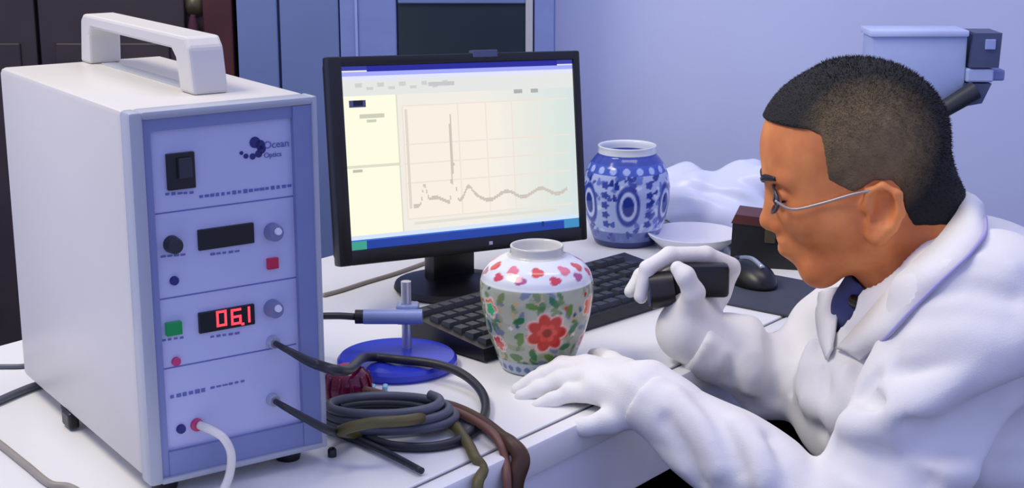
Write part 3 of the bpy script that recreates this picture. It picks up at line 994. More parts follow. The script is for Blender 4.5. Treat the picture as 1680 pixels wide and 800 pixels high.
# maroon reel and cyan clip lying on the coil
mr = T(570, 654)
rl = empty('maroon_reel', (mr[0], mr[1], TZ), 0.3, 'glossy maroon ribbed reel beside the foot of the grey case', 'reel')
MB().lathe([(0.001, 0.0), (0.022, 0.0), (0.026, 0.006), (0.027, 0.018), (0.024, 0.030), (0.017, 0.036), (0.001, 0.037)], 24).build('reel_body', M_MAROON, rl, 'auto')
for k in range(12):
    a = 2 * math.pi * k / 12
    MB().tube([(0.0265 * math.cos(a), 0.0265 * math.sin(a), 0.006), (0.0275 * math.cos(a), 0.0275 * math.sin(a), 0.018), (0.0235 * math.cos(a), 0.0235 * math.sin(a), 0.031)], 0.0022, 6, 3).build('rib', M_MAROON, rl, True)
MB().lathe([(0.001, 0.036), (0.010, 0.036), (0.009, 0.040), (0.001, 0.041)], 18).build('reel_cap', M_RED, rl, 'auto')
cy = T(622, 653)
cyo = MB().box((-0.010, -0.006, 0), (0.010, 0.006, 0.009), 0.002).box((-0.010, -0.006, 0.009), (-0.004, 0.006, 0.016), 0.002).box((0.004, -0.006, 0.009), (0.010, 0.006, 0.016), 0.002).build('cable_clip', M_CYAN, None, False, (cy[0], cy[1], TZ))
tag(cyo, 'small pale cyan cable clip next to the maroon reel', 'clip')
fo = T(545, 748)
st = MB().lathe([(0.001, 0.0), (0.0045, 0.0), (0.0045, 0.007), (0.003, 0.009), (0.001, 0.0095)], 14).build('rubber_stopper', M_BLACK, None, 'auto', (fo[0], fo[1], TZ))
tag(st, 'tiny black rubber stopper on the table at the case corner', 'stopper')

# ================================================================== BACKGROUND FURNITURE
CY = 2.86
def wx(x, Y=CY):
    return at(x, 100, Y)[0]
cb = empty('metal_cabinet', (wx(650), CY, 0), 0, 'blue-grey metal cabinet with a dark glass door behind the monitor', 'cabinet')
ox = wx(650)
X = lambda x: wx(x) - ox
zt = at(650, 5, CY)[2]
MB().box((X(390), 0.012, 0.0), (X(911), 0.155, 1.9), 0.003).build('body', M_CAB, cb)
for a, b_ in ((392, 458), (462, 558)):
    MB().box((X(a), -0.006, 0.06), (X(b_), 0.012, 1.86), 0.003).build('door', M_CAB, cb)
st_ = MB().box((X(560), -0.008, 0.06), (X(652), 0.012, 1.86), 0.003).build('door', mat('blue_cabinet_door', (122, 138, 190), 0.45, var=0.05), cb)
MB().box((X(585), -0.012, 0.08), (X(589), -0.007, 1.84)).build('door_rib', M_CABL, st_)
gd = MB().box((X(655), -0.004, 0.10), (X(862), 0.012, zt)).build('glass_door', M_GLASSD, cb)
MB().box((X(862), -0.012, 0.06), (X(874), 0.012, 1.86), 0.002).build('door_frame', mat('pale_beige_edge', (176, 178, 180), 0.5), cb)
MB().box((X(876), -0.008, 0.06), (X(909), 0.012, 1.86), 0.003).build('side_panel', mat('blue_cabinet_side', (122, 138, 190), 0.45, var=0.05), cb)
MB().box((X(655), -0.010, zt), (X(862), 0.012, zt + 0.05), 0.002).build('top_rail', M_CAB, cb)

DY = 2.86
def wx2(x): return at(x, 100, DY)[0]
wc = empty('wooden_cabinet', (wx2(190), DY, 0), 0, 'dark brown wooden cabinet in the upper left corner behind the grey case', 'cabinet')
ox2 = wx2(190)
X2 = lambda x: wx2(x) - ox2
MB().box((X2(-420), 0.02, 0.0), (X2(384), 0.155, 1.75), 0.004).build('body', M_WOOD, wc)
for a, b_ in ((-410, 62), (68, 306)):
    d_ = MB().box((X2(a), 0.0, 0.06), (X2(b_), 0.02, 1.71), 0.003).build('door', M_WOOD, wc)
    MB().box((X2(a + 26), -0.006, 0.12), (X2(b_ - 26), 0.002, at(0, 70, DY)[2]), 0.003).build('door_panel', M_WOOD, d_)
MB().box((X2(336), 0.0, 0.0), (X2(384), 0.02, 1.75), 0.003).build('post', M_WOOD2, wc)
pz = at(320, 8, DY)[2]
MB().lathe([(0.001, -0.004), (0.020, -0.004), (0.024, 0.0), (0.016, 0.008), (0.006, 0.012), (0.001, 0.013)], 20).build('pull_plate', M_BRASS, wc, 'auto').matrix_basis = Matrix.Translation((X2(320), 0.016, pz)) @ Matrix.Rotation(math.pi / 2, 4, 'X')
MB().tube([(X2(320), 0.0, pz - 0.018), (X2(320), -0.002, pz - 0.05), (X2(320), 0.0, pz - 0.11)], [0.004, 0.011, 0.013], 10).build('tassel', M_TASSEL, wc, True)

# ================================================================== DEVICE ON ARM BEHIND THE HEAD
AY = 2.45
dv0 = at(1385, 373, AY)
dv = empty('inspection_device', (dv0[0], AY, TZ), 0, 'pale boxy device on a dark slanted arm against the wall behind the person’s head', 'device')
def L(x, y, Y=AY):
    return at(x, y, Y) - np.array([dv0[0], AY, TZ])
MB().lathe([(0.001, 0.0), (0.06, 0.0), (0.062, 0.008), (0.05, 0.016), (0.018, 0.022), (0.001, 0.023)], 32).build('base', M_SLATE, dv, 'auto')
MB().tube([(0, 0, 0.02), (0, 0, L(1385, 262)[2])], 0.011, 14, smooth=False).build('column', M_SLATE, dv, 'auto')
MB().tube([(0, 0, L(1385, 264)[2]), L(1530, 190, AY - 0.050), L(1600, 148, AY - 0.045)], [0.012, 0.013, 0.016], 14, smooth=False).build('arm', M_DARK, dv, 'auto')
a = L(1424, 56); b_ = L(1572, 166)
MB().box((a[0], -0.03, b_[2]), (b_[0], 0.035, a[2]), 0.004).build('housing', M_PALEDEV, dv, 'auto')
a = L(1424, 46); b_ = L(1580, 57)
MB().box((a[0] - 0.004, -0.036, b_[2]), (b_[0], 0.04, a[2]), 0.003).build('housing_lid', mat('pale_lid', (190, 204, 238), 0.4), dv, 'auto')
p0, p1, p2, p3 = L(1580, 106), L(1626, 106), L(1632, 50), L(1588, 50)
MB().prism([(p0[0], p0[2]), (p1[0], p1[2]), (p2[0], p2[2]), (p3[0], p3[2])], 1, -0.04, 0.03).build('grip', M_SLATE, dv)
q = L(1612, 68)
MB().box((q[0] - 0.008, -0.044, q[2] - 0.008), (q[0] + 0.008, -0.038, q[2] + 0.008), 0.001).build('grip_button', M_CABL, dv)
a = L(1576, 108); b_ = L(1618, 130)
MB().box((a[0], -0.038, b_[2]), (b_[0], 0.028, a[2]), 0.003).build('collar', M_PALEDEV, dv)
a = L(1618, 112); b_ = L(1642, 130)
MB().box((a[0], -0.02, b_[2]), (b_[0], 0.02, a[2]), 0.003).build('collar_knob', mat('lavender_knob', (130, 144, 196), 0.5), dv)
p0, p1, p2, p3 = L(1566, 170), L(1600, 164), L(1616, 132), L(1572, 132)
MB().prism([(p0[0], p0[2]), (p1[0], p1[2]), (p2[0], p2[2]), (p3[0], p3[2])], 1, -0.036, 0.026).build('joint', M_SLATE, dv)

# ================================================================== PERSON
HEADY = 1.65
pe = empty('person', (0.66, 1.60, 0.0), 0, 'person in a white lab coat, glasses and white gloves bending over the floral jar', 'person')
bpy.context.view_layer.update()
S = 1511.0
HO = at(1440, 325, HEADY)
YAW = math.radians(9)
FWD = np.array([-math.cos(YAW), math.sin(YAW), 0.0]); NEAR = np.array([-math.sin(YAW), -math.cos(YAW), 0.0]); UPV = np.array([0, 0, 1.0])
TILT = PITCH + math.atan((325 - 400) / FPX)        # the profile plane is seen slightly from above


def hp(x, y, s=0.0):
    """head point from photo profile; s = metres towards the viewer from the mid plane"""
    dx = (1440 - x) / S; dz = (325 - y) / S
    return HO + FWD * (dx / math.cos(YAW)) + UPV * (dz / math.cos(TILT)) + NEAR * s + UPV * (-s * math.tan(TILT) * 0.0)


RH = np.stack([FWD, NEAR, UPV], 1)


def he(x, y, s, rx_, ry_, rz_):
    return ell(hp(x, y, s), (rx_, ry_, rz_), RH)


cran = he(1398, 224, 0, 0.0940, 0.075, 0.080)
face = [cran,
        (he(1333, 255, 0, 0.055, 0.060, 0.062), 0.03),
        (he(1346, 335, 0, 0.050, 0.054, 0.055), 0.03),
        (he(1405, 330, 0, 0.060, 0.066, 0.055), 0.03)]
for s_ in (-1, 1):
    face += [(seg(hp(1440, 375, s_ * 0.048), hp(1352, 438, s_ * 0.016), 0.022, 0.019), 0.02),
             (seg(hp(1385, 345, s_ * 0.046), hp(1330, 345, s_ * 0.036), 0.022, 0.020), 0.02),
             (seg(hp(1268, 288, s_ * 0.012), hp(1292, 284, s_ * 0.046), 0.0085, 0.008), 0.012)]
face += [(seg(hp(1352, 440, -0.012), hp(1352, 440, 0.012), 0.021), 0.018),
         (he(1318, 402, 0, 0.026, 0.026, 0.024), 0.012),
         (seg(hp(1276, 304), hp(1266, 362), 0.0075, 0.0105), 0.012),
         (he(1266, 370, 0, 0.0115, 0.011, 0.010), 0.006),
         (seg(hp(1281, 375, -0.011), hp(1281, 375, 0.011), 0.0085), 0.006),
         (seg(hp(1287, 400, -0.015), hp(1287, 400, 0.015), 0.0058), 0.006),
         (seg(hp(1292, 413, -0.013), hp(1292, 413, 0.013), 0.0065), 0.006)]
headf = U(face, 0.02)
for s_ in (-1, 1):
    headf = SUB(headf, he(1280, 318, s_ * 0.034, 0.013, 0.016, 0.013), 0.012)
headf = SUB(headf, seg(hp(1278, 406, -0.02), hp(1278, 406, 0.02), 0.003), 0.004)
headf = SUB(headf, seg(hp(1284, 388, 0.006), hp(1280, 386, 0.006), 0.0028), 0.003)
lids = []
for s_ in (-1, 1):
    lids += [(he(1289, 319, s_ * 0.033, 0.0135, 0.014, 0.012), 0.006)]
headf = U([headf] + lids, 0.006)
headf = SUB(headf, seg(hp(1268, 322, 0.024), hp(1290, 322, 0.046), 0.0022), 0.003)
# ears: shell, rim, lobe, hollow
for s_ in (-1, 1):
    e = s_ * 0.0745
    ear = U([seg(hp(1424, 345, e), hp(1448, 312, e + s_ * 0.006), 0.007, 0.008),
             chain([hp(1412, 318, e), hp(1416, 292, e + s_ * .003), hp(1436, 281, e + s_ * .009), hp(1458, 292, e + s_ * .012), hp(1464, 320, e + s_ * .012), hp(1456, 345, e + s_ * .008), hp(1436, 364, e + s_ * .004), hp(1424, 362, e)],
                   [0.005, 0.005, 0.0055, 0.006, 0.006, 0.0055, 0.0085, 0.007], 0.004),
             he(1440, 322, e + s_ * 0.002, 0.016, 0.007, 0.027)], 0.006)
    ear = SUB(ear, he(1440, 314, e + s_ * 0.011, 0.0115, 0.0115, 0.019), 0.004)
    ear = SUB(ear, he(1429, 335, e + s_ * 0.011, 0.006, 0.009, 0.007), 0.003)
    headf = U([headf, (ear, 0.006)])
neck_a, neck_b = hp(1455, 375), hp(1535, 470)
neckf = U([seg(neck_a, neck_b, 0.056, 0.062), (seg(hp(1500, 300), hp(1560, 440), 0.040, 0.055), 0.03)])
LS, RS = at(1608, 520, 1.50), at(1415, 545, 1.80)
LE, LW = at(1400, 900, 1.42), at(1080, 655, 1.552)
RE, RW = at(1262, 612, 1.745), at(1150, 556, 1.745)
HIP = np.array([0.67, 1.60, 0.50])
CH = at(1535, 650, 1.66)
UP = at(1585, 545, 1.66)
bodyf = U([headf, (neckf, 0.02), (seg(neck_b, UP, 0.06, 0.09), 0.03), (seg(UP, CH, 0.09, 0.11), 0.03), (seg(CH, HIP, 0.11, 0.12), 0.03),
           (seg(LS, RS, 0.045), 0.03), (seg(LS, LE, 0.042, 0.035), 0.02), (seg(LE, LW, 0.035, 0.024), 0.01), (seg(RS, RE, 0.042, 0.035), 0.02), (seg(RE, RW, 0.035, 0.024), 0.01)])

# skin: warm, with light natural variation
M_SKIN = bpy.data.materials.new('skin')
M_SKIN.use_nodes = True
nt = M_SKIN.node_tree; bs = nt.nodes['Principled BSDF']
bs.inputs['Roughness'].default_value = 0.55
bs.inputs['Subsurface Weight'].default_value = 0.10
bs.inputs['Subsurface Radius'].default_value = (0.006, 0.002, 0.001)
tc = nt.nodes.new('ShaderNodeTexCoord'); nz = nt.nodes.new('ShaderNodeTexNoise'); nz.inputs['Scale'].default_value = 22; nz.inputs['Detail'].default_value = 4
rp = nt.nodes.new('ShaderNodeValToRGB'); rp.color_ramp.elements[0].position = 0.35; rp.color_ramp.elements[1].position = 0.68
rp.color_ramp.elements[0].color = lin((204, 116, 60)); rp.color_ramp.elements[1].color = lin((236, 150, 84))
nt.links.new(tc.outputs['Object'], nz.inputs['Vector']); nt.links.new(nz.outputs['Fac'], rp.inputs['Fac']); nt.links.new(rp.outputs['Color'], bs.inputs['Base Color'])

lo = HO - np.array([0.16, 0.12, 0.16]); hi_ = HO + np.array([0.14, 0.12, 0.17])
# the body is one continuous surface: a fine grid for everything from head to wrists
sdf_obj('body', bodyf, (0.10, 1.36, 0.42), (0.88, 1.96, HO[2] + 0.17), 0.0030, M_SKIN, pe)

# hair: cap over the skull, clipped at hairline


def hair_clip(P):
    q = (P - HO.astype(np.float32))
    fx = 1440 - (q @ FWD.astype(np.float32)) * S; fz = 325 - (q @ UPV.astype(np.float32)) * S
    # hairline seen in profile, photo px: forehead, temple, sideburn, over the ear, nape
    xs = [1150, 1250, 1318, 1338, 1345, 1352, 1392, 1405, 1425, 1452, 1468, 1478, 1492, 1540, 1640]
    ys = [190, 194, 196, 206, 240, 276, 296, 290, 276, 276, 292, 330, 352, 352, 348]
    return ((fz - np.interp(fx, xs, ys)) / S).astype(np.float32) * 0.8


skull = U([U(face, 0.02), (U([seg(neck_a, neck_b, 0.056, 0.062), (seg(hp(1500, 300), hp(1560, 440), 0.040, 0.055), 0.03)]), 0.02)])


def hairf(P):
    c = hair_clip(P)
    q = (P - HO.astype(np.float32)); fx = 1440 - (q @ FWD.astype(np.float32)) * S
    t = 0.0010 + np.clip(-c * 0.085, 0, 0.0060)
    t = np.maximum(t, np.clip((1345 - fx) / 40, 0, 1) * 0.0048)      # longer fringe over the forehead
    t = t + 0.0007 * np.sin(420 * P[:, 0] + 3 * np.sin(300 * P[:, 2])) * np.sin(390 * P[:, 1] + 2 * np.sin(350 * P[:, 2])) * np.sin(400 * P[:, 2])
    d = skull(P) - t
    return -smin(-d, -c, 0.003)
M_HAIR = bpy.data.materials.new('short_black_hair')
M_HAIR.use_nodes = True
nt = M_HAIR.node_tree; bs = nt.nodes['Principled BSDF']; bs.inputs['Roughness'].default_value = 0.75
tc = nt.nodes.new('ShaderNodeTexCoord'); mp = nt.nodes.new('ShaderNodeMapping')
nz = nt.nodes.new('ShaderNodeTexNoise'); nz.inputs['Scale'].default_value = 70; nz.inputs['Detail'].default_value = 6
geo = nt.nodes.new('ShaderNodeNewGeometry')
# clipped sides let the scalp show: a soft patch on each side of the skull, in head coordinates
vm = nt.nodes.new('ShaderNodeVectorMath'); vm.operation = 'DISTANCE'
cpt = hp(1420, 225, 0.078)
vm.inputs[1].default_value = tuple(cpt)
nt.links.new(tc.outputs['Object'], vm.inputs[0])
mr_ = nt.nodes.new('ShaderNodeMapRange'); mr_.inputs['From Min'].default_value = 0.035; mr_.inputs['From Max'].default_value = 0.085
mr_.inputs['To Min'].default_value = 1.0; mr_.inputs['To Max'].default_value = 0.0
nt.links.new(vm.outputs['Value'], mr_.inputs['Value'])
mul = nt.nodes.new('ShaderNodeMath'); mul.operation = 'MULTIPLY'
nt.links.new(mr_.outputs['Result'], mul.inputs[0])
ad = nt.nodes.new('ShaderNodeMath'); ad.operation = 'ADD'; ad.inputs[1].default_value = 0.45; nt.links.new(nz.outputs['Fac'], ad.inputs[0])
nt.links.new(tc.outputs['Object'], nz.inputs['Vector'])
nt.links.new(ad.outputs['Value'], mul.inputs[1])
mx = nt.nodes.new('ShaderNodeMix'); mx.data_type = 'RGBA'
mx.inputs['A'].default_value = lin((16, 15, 14)); mx.inputs['B'].default_value = lin((128, 108, 72))
nt.links.new(mul.outputs['Value'], mx.inputs['Factor']); nt.links.new(mx.outputs['Result'], bs.inputs['Base Color'])
n3 = nt.nodes.new('ShaderNodeTexNoise'); n3.inputs['Scale'].default_value = 500; nt.links.new(tc.outputs['Object'], n3.inputs['Vector'])
bp = nt.nodes.new('ShaderNodeBump'); bp.inputs['Strength'].default_value = 0.6; bp.inputs['Distance'].default_value = 0.003
nt.links.new(n3.outputs['Fac'], bp.inputs['Height']); nt.links.new(bp.outputs['Normal'], bs.inputs['Normal'])
hair_o = sdf_obj('hair', hairf, lo, hi_, 0.0022, M_HAIR, pe)
# cropped strands standing on the cap
hm = hair_o.data
nv = len(hm.vertices)
co = np.empty(nv * 3, np.float32); hm.vertices.foreach_get('co', co); co = co.reshape(-1, 3)
nn = np.empty(nv * 3, np.float32); hm.vertices.foreach_get('normal', nn); nn = nn.reshape(-1, 3)
cl_ = hair_clip(co)
ok = np.nonzero((skull(co) > 0.0004) & (cl_ < -0.002))[0]
pick = rng.choice(ok, min(14000, len(ok)), replace=False)
dirn = nn[pick] + rng.normal(0, 0.35, (len(pick), 3)) + np.array([0, 0, -0.25])
dirn /= np.linalg.norm(dirn, axis=1)[:, None]
ln_ = (0.0012 + np.clip(-cl_[pick] * 0.05, 0, 0.0035))[:, None] * rng.uniform(0.6, 1.2, (len(pick), 1))
sd = np.cross(dirn, rng.normal(0, 1, dirn.shape)); sd /= np.linalg.norm(sd, axis=1)[:, None]
b0 = co[pick] - nn[pick] * 0.0005
V3 = np.stack([b0 - sd * 0.0005, b0 + sd * 0.0005, b0 + dirn * ln_], 1).reshape(-1, 3)
sm = bpy.data.meshes.new('hair_strands')
sm.from_pydata(V3.tolist(), [], np.arange(len(V3)).reshape(-1, 3).tolist())
sm.materials.append(M_HAIR)
so_ = bpy.data.objects.new('hair_strands', sm); COL.objects.link(so_); so_.parent = hair_o
so_['kind'] = 'stuff'
# eyebrows and eyes
for s_ in (-1, 1):
    MB().tube([hp(1252, 297, s_ * 0.012), hp(1254, 289, s_ * 0.026), hp(1272, 285, s_ * 0.044)], [0.0030, 0.0042, 0.0025], 8).build('eyebrow', M_BLACK, pe, True).matrix_parent_inverse = pe.matrix_world.inverted()
    e_ = hp(1286, 320, s_ * 0.033)
    ebm = MB().lathe([(0.0105 * math.sin(t), -0.0105 * math.cos(t)) for t in np.linspace(0.05, math.pi - 0.05, 12)], 16, e_ - FWD * 0.001 + FWD * 0.0028)
    ey = ebm.build('eye', M_IRIS, pe, True); ey.matrix_parent_inverse = pe.matrix_world.inverted()


def par(o):
    o.matrix_parent_inverse = pe.matrix_world.inverted()
    return o


# glasses
gl = bpy.data.objects.new('glasses', None); COL.objects.link(gl); gl.parent = pe
gl.matrix_parent_inverse = pe.matrix_world.inverted()
gl['label'] = 'thin wire-rimmed glasses with pale temples'
for s_ in (-1, 1):
    ring = [hp(1262 + 10 * abs(math.cos(t)) * 0 + (6 if s_ else 0), 322 - 0, 0) + NEAR * (s_ * (0.033 + 0.021 * math.cos(t))) + UPV * 0.0145 * math.sin(t) - FWD * 0.006 * math.cos(t) ** 2 for t in np.linspace(0, 2 * math.pi, 25)]
    MB().tube(ring, 0.0018, 6, 1, smooth=False).build('rim', M_FRAME, gl, True)
    MB().add([ring[i] for i in range(24)], [tuple(range(24))]).build('lens', M_LENS, gl)
    MB().tube([hp(1272, 318, s_ * 0.053), hp(1300, 328, s_ * 0.062), hp(1345, 314, s_ * 0.071), hp(1390, 296, s_ * 0.0785), hp(1418, 288, s_ * 0.082)], 0.0016, 8).build('temple', mat('pale_temple', (168, 160, 156), 0.35, metal=0.4, var=0), gl, True)
MB().tube([hp(1268, 318, -0.012), hp(1262, 312, 0), hp(1268, 318, 0.012)], 0.0012, 6).build('bridge', M_FRAME, gl, True)

# ------------------------------------------------------------------ coat
SK = 0.035
coat_parts = [seg(UP, CH, 0.125, 0.150), (seg(CH, HIP, 0.150, 0.175), 0.04),
              (seg(LS, UP, 0.078, 0.10), 0.05), (seg(RS, UP, 0.072, 0.10), 0.05),
              (seg(LS, LE, 0.078, 0.066), 0.045), (seg(LE, LW, 0.060, 0.041), 0.02),
              (seg(RS, RE, 0.064, 0.050), 0.03), (seg(at(1450, 560, 1.74), at(1440, 660, 1.72), 0.06, 0.085), 0.05), (seg(RE, RW, 0.050, 0.040), 0.015),
              (seg(neck_b, UP, 0.074, 0.10), 0.04)]
coat0 = U(coat_parts, 0.03)


def fold_noise(P):
    x, y, z = P[:, 0], P[:, 1], P[:, 2]
    a = np.sin(34 * (0.8 * x + 0.55 * z) + 3.0 * np.sin(9 * z + 7 * y) + 2)
    b_ = np.sin(52 * (0.35 * x - 0.9 * z) + 2.4 * np.sin(13 * x + 5 * y))
    c_ = np.sin(90 * (0.6 * x + 0.3 * y + 0.7 * z) + 2.0 * np.sin(21 * x - 17 * z))
    return 0.0062 * a * np.clip(b_ + 0.6, 0, 1) + 0.0038 * b_ + 0.0014 * c_


coat1 = lambda P: coat0(P) + fold_noise(P)
# pronounced creases: ridges (+) and valleys (-) laid on the cloth surface
creases = [([(1330, 660), (1400, 696), (1480, 748), (1580, 778), (1690, 772)], -0.016, 0.016),
           ([(1500, 556), (1580, 552), (1660, 562)], -0.008, 0.014),
           ([(1475, 690), (1540, 660), (1600, 622), (1690, 565)], -0.021, 0.027),
           ([(1232, 530), (1238, 580), (1230, 640)], -0.008, 0.010),
           ([(1330, 560), (1322, 600), (1316, 640)], -0.008, 0.010),
           ([(1110, 640), (1150, 690), (1180, 770)], -0.005, 0.010),
           ([(1215, 690), (1245, 740), (1250, 800)], -0.006, 0.012),
           ([(1395, 640), (1460, 672), (1525, 706)], 0.017, 0.010),
           ([(1450, 738), (1530, 728), (1610, 692), (1700, 640)], 0.028, 0.026),
           ([(1340, 722), (1420, 756), (1520, 792)], 0.012, 0.014),
           ([(1270, 560), (1276, 610), (1268, 650)], 0.009, 0.009),
           ([(1480, 612), (1560, 600), (1640, 592)], 0.007, 0.012),
           ([(1420, 600), (1440, 620), (1410, 650)], 0.006, 0.008),
           ([(1150, 650), (1190, 710), (1215, 770)], 0.006, 0.010),
           ([(1520, 480), (1590, 470), (1660, 490)], 0.005, 0.012),
           ([(1180, 540), (1205, 575), (1195, 620)], 0.005, 0.009),
           ([(1300, 540), (1296, 590), (1300, 640)], 0.005, 0.008),
           ([(1352, 610), (1362, 660), (1350, 705)], 0.006, 0.009),
           ([(1390, 600), (1385, 650), (1372, 700)], -0.005, 0.009),
           ([(1095, 690), (1120, 730), (1150, 790)], 0.005, 0.009),
           ([(1260, 720), (1290, 765), (1300, 800)], 0.006, 0.009),
           ([(1500, 590), (1580, 580), (1650, 560)], -0.005, 0.010),
           ([(1550, 430), (1610, 420), (1660, 440)], -0.004, 0.010)]


def crease(g, pl, amp, wid):
    q = []
    for i in range(len(pl) - 1):
        m_ = max(1, int(math.hypot(pl[i + 1][0] - pl[i][0], pl[i + 1][1] - pl[i][1]) / 32))
        q += [(pl[i][0] + (pl[i + 1][0] - pl[i][0]) * t / m_, pl[i][1] + (pl[i + 1][1] - pl[i][1]) * t / m_) for t in range(m_)]
    q.append(pl[-1])
    pts = [hit(coat0, *p) for p in q]
    n_ = len(pts)
    lo_p = np.min(pts, 0) - 3 * wid; hi_p = np.max(pts, 0) + 3 * wid
    f_ = [seg(pts[i], pts[i + 1], 0.0) for i in range(n_ - 1) if np.linalg.norm(pts[i + 1] - pts[i]) < 0.07]
    def h_(P):
        out = g(P)
        k_ = np.nonzero(((P > lo_p) & (P < hi_p)).all(1))[0]
        if len(k_) and f_:
            Q = P[k_]
            d = f_[0](Q)
            for k in f_[1:]:
                d = np.minimum(d, k(Q))
            out = out.copy(); out[k_] += (amp * np.exp(-(d / wid) ** 2)).astype(out.dtype)
        return out
    return h_


for pl, amp, wid in creases:
    coat1 = crease(coat1, pl, amp * 1.6, wid)
# neck opening with its V, and the cuff ends
vpts = [hp(1440, 430, 0.0), at(1415, 500, 1.60), at(1372, 560, 1.60)]
opening = U([seg(neck_a, neck_b, 0.064, 0.070), (seg(hp(1450, 440), at(1408, 495, 1.64), 0.045, 0.022), 0.01), (seg(at(1408, 495, 1.64), at(1372, 570, 1.66), 0.022, 0.005), 0.01)])
coat2 = SUB(coat1, opening, 0.006)
dl = (LW - LE) / np.linalg.norm(LW - LE); dr = (RW - RE) / np.linalg.norm(RW - RE)
cutL = U([seg(LW + dl * 0.02, LW + dl * 0.2, 0.07)]); cutR = U([seg(RW + dr * 0.03, RW + dr * 0.2, 0.07)])


def coat3(P):
    d = coat2(P)
    nl = (P - (LW + dl * 0.012).astype(np.float32)) @ dl.astype(np.float32)
    near_l = ((P - LW.astype(np.float32)) ** 2).sum(1) < 0.12 ** 2
    d = np.where(near_l, np.maximum(d, nl), d)
    nr = (P - (RW + dr * 0.006).astype(np.float32)) @ dr.astype(np.float32)
    near_r = ((P - RW.astype(np.float32)) ** 2).sum(1) < 0.10 ** 2
    return np.where(near_r, np.maximum(d, nr), d)


coat = sdf_obj('lab_coat', coat3, (0.10, 1.30, 0.42), (0.90, 1.99, HO[2] + 0.05), 0.0042, M_COAT, pe)


# collar and lapel: a folded band lying on the coat
def band(name, inner, outer, lift_i, lift_o, thick, m, parent, fn):
    n_ = len(inner)
    I = [hit(fn, *p) for p in inner]; O = [hit(fn, *p) for p in outer]
    def toward(p, d_):
        v = CAM - p; v = v / np.linalg.norm(v) + np.array([0, 0, 0.4]); return p + v / np.linalg.norm(v) * d_
    rows = []
    for k in range(n_):
        i_ = toward(I[k], lift_i); o_ = toward(O[k], lift_o); mid = (i_ + o_) / 2
        mid = toward(mid, 0.006)
        rows.append((i_, mid, o_))
    # densify along the length
    R_ = []
    for k in range(n_ - 1):
        for t in np.linspace(0, 1, 6, endpoint=False):
            R_.append([rows[k][j] * (1 - t) + rows[k + 1][j] * t for j in range(3)])
    R_.append(list(rows[-1]))
    A = np.array(R_)
    for _ in range(3):
        A[1:-1] = (A[:-2] + 2 * A[1:-1] + A[2:]) / 4
    vs = A.reshape(-1, 3); fs = [(3 * i + j, 3 * i + j + 1, 3 * i + j + 4, 3 * i + j + 3) for i in range(len(A) - 1) for j in range(2)]
    o = MB().add(vs, fs).build(name, m, parent, True)
    o.matrix_parent_inverse = pe.matrix_world.inverted() if parent is pe else Matrix()
    md = o.modifiers.new('thick', 'SOLIDIFY'); md.thickness = thick; md.offset = 0
    return o, A


uni = U([coat2, (neckf, 0.004)])
try:
    col_o, A = band('collar', [(1583, 318), (1572, 352), (1535, 400), (1486, 446), (1440, 498), (1405, 540), (1372, 574)],
                    [(1612, 338), (1618, 386), (1585, 428), (1536, 472), (1488, 520), (1452, 560), (1412, 592)], 0.006, 0.006, 0.004, M_COAT, pe, uni)
    par(MB().tube([p + np.array([0, -0.002, 0.002]) for p in A[3:, 2]], 0.0022, 6, 1, smooth=False).build('collar_seam', M_STITCH, pe, True))
    band('lapel', [(1378, 474), (1374, 510), (1370, 545), (1366, 576)], [(1344, 482), (1338, 520), (1344, 560), (1356, 592)], 0.006, 0.004, 0.003, M_COAT, pe, uni)
except Exception as ex:
    print('collar skipped', ex)

# shirt in the neck opening, black collar of the undershirt
shirtf = U([seg(neck_b, UP, 0.068, 0.095), (seg(hp(1452, 452), at(1408, 505, 1.66), 0.036, 0.026), 0.02), (seg(at(1408, 505, 1.66), at(1388, 575, 1.68), 0.026, 0.016), 0.02)])
shirtf = SUB(shirtf, seg(neck_a, neck_b, 0.060, 0.064), 0.004)
sdf_obj('shirt', shirtf, (0.25, 1.5, 0.72), (0.66, 1.84, 1.02), 0.004, M_SHIRT, pe)
par(MB().tube([hp(1590, 352, 0.035), hp(1572, 392, 0.055), hp(1500, 448, 0.060), hp(1440, 486, 0.046), hp(1408, 492, 0.02)], 0.008, 8).build('shirt_collar', M_BLACK, pe, True))

# trousers, shoes and stool under the table
fw = np.array([-0.80, 0.60, 0]); lf = np.array([-0.60, -0.80, 0])
tro = [seg(HIP - lf * 0.08 + np.array([0, 0, -.02]), HIP + lf * 0.08 + np.array([0, 0, -.02]), 0.13)]
knees = []
for s_ in (-1, 1):
    k_ = HIP + fw * 0.42 + lf * (0.10 * s_); k_[2] = 0.50; an = k_ + fw * 0.02; an[2] = 0.10
    knees.append((k_, an))
    tro += [(seg(HIP + lf * 0.09 * s_ + np.array([0, 0, -.01]), k_, 0.088, 0.062), 0.03), (seg(k_, an, 0.062, 0.045), 0.02)]
sdf_obj('trousers', U(tro), (0.1, 1.3, 0.03), (0.9, 2.1, 0.66), 0.008, M_TROUSER, pe)
for k_, an in knees:
    f_ = U([seg(an + np.array([0, 0, -0.055]), an + fw * 0.15 + np.array([0, 0, -0.065]), 0.038, 0.03), (seg(an, an + np.array([0, 0, -0.05]), 0.04, 0.04), 0.01)])
    f2 = INT(f_, half((0, 0, 0.0), (0, 0, -1)), 0.002)
    sdf_obj('shoe', f2, an - np.array([0.22, 0.1, 0.12]), an + np.array([0.1, 0.22, 0.06]), 0.006, M_SHOE, pe)
sto = empty('lab_stool', (0.67, 1.60, 0), 0.3, 'dark round stool under the seated person', 'stool')
MB().lathe([(0.001, 0.32), (0.17, 0.32), (0.185, 0.335), (0.18, 0.355), (0.001, 0.36)], 36).build('seat', M_DARK, sto, 'auto')
MB().tube([(0, 0, 0.05), (0, 0, 0.322)], 0.03, 16, smooth=False).build('column', M_LEG, sto, 'auto')
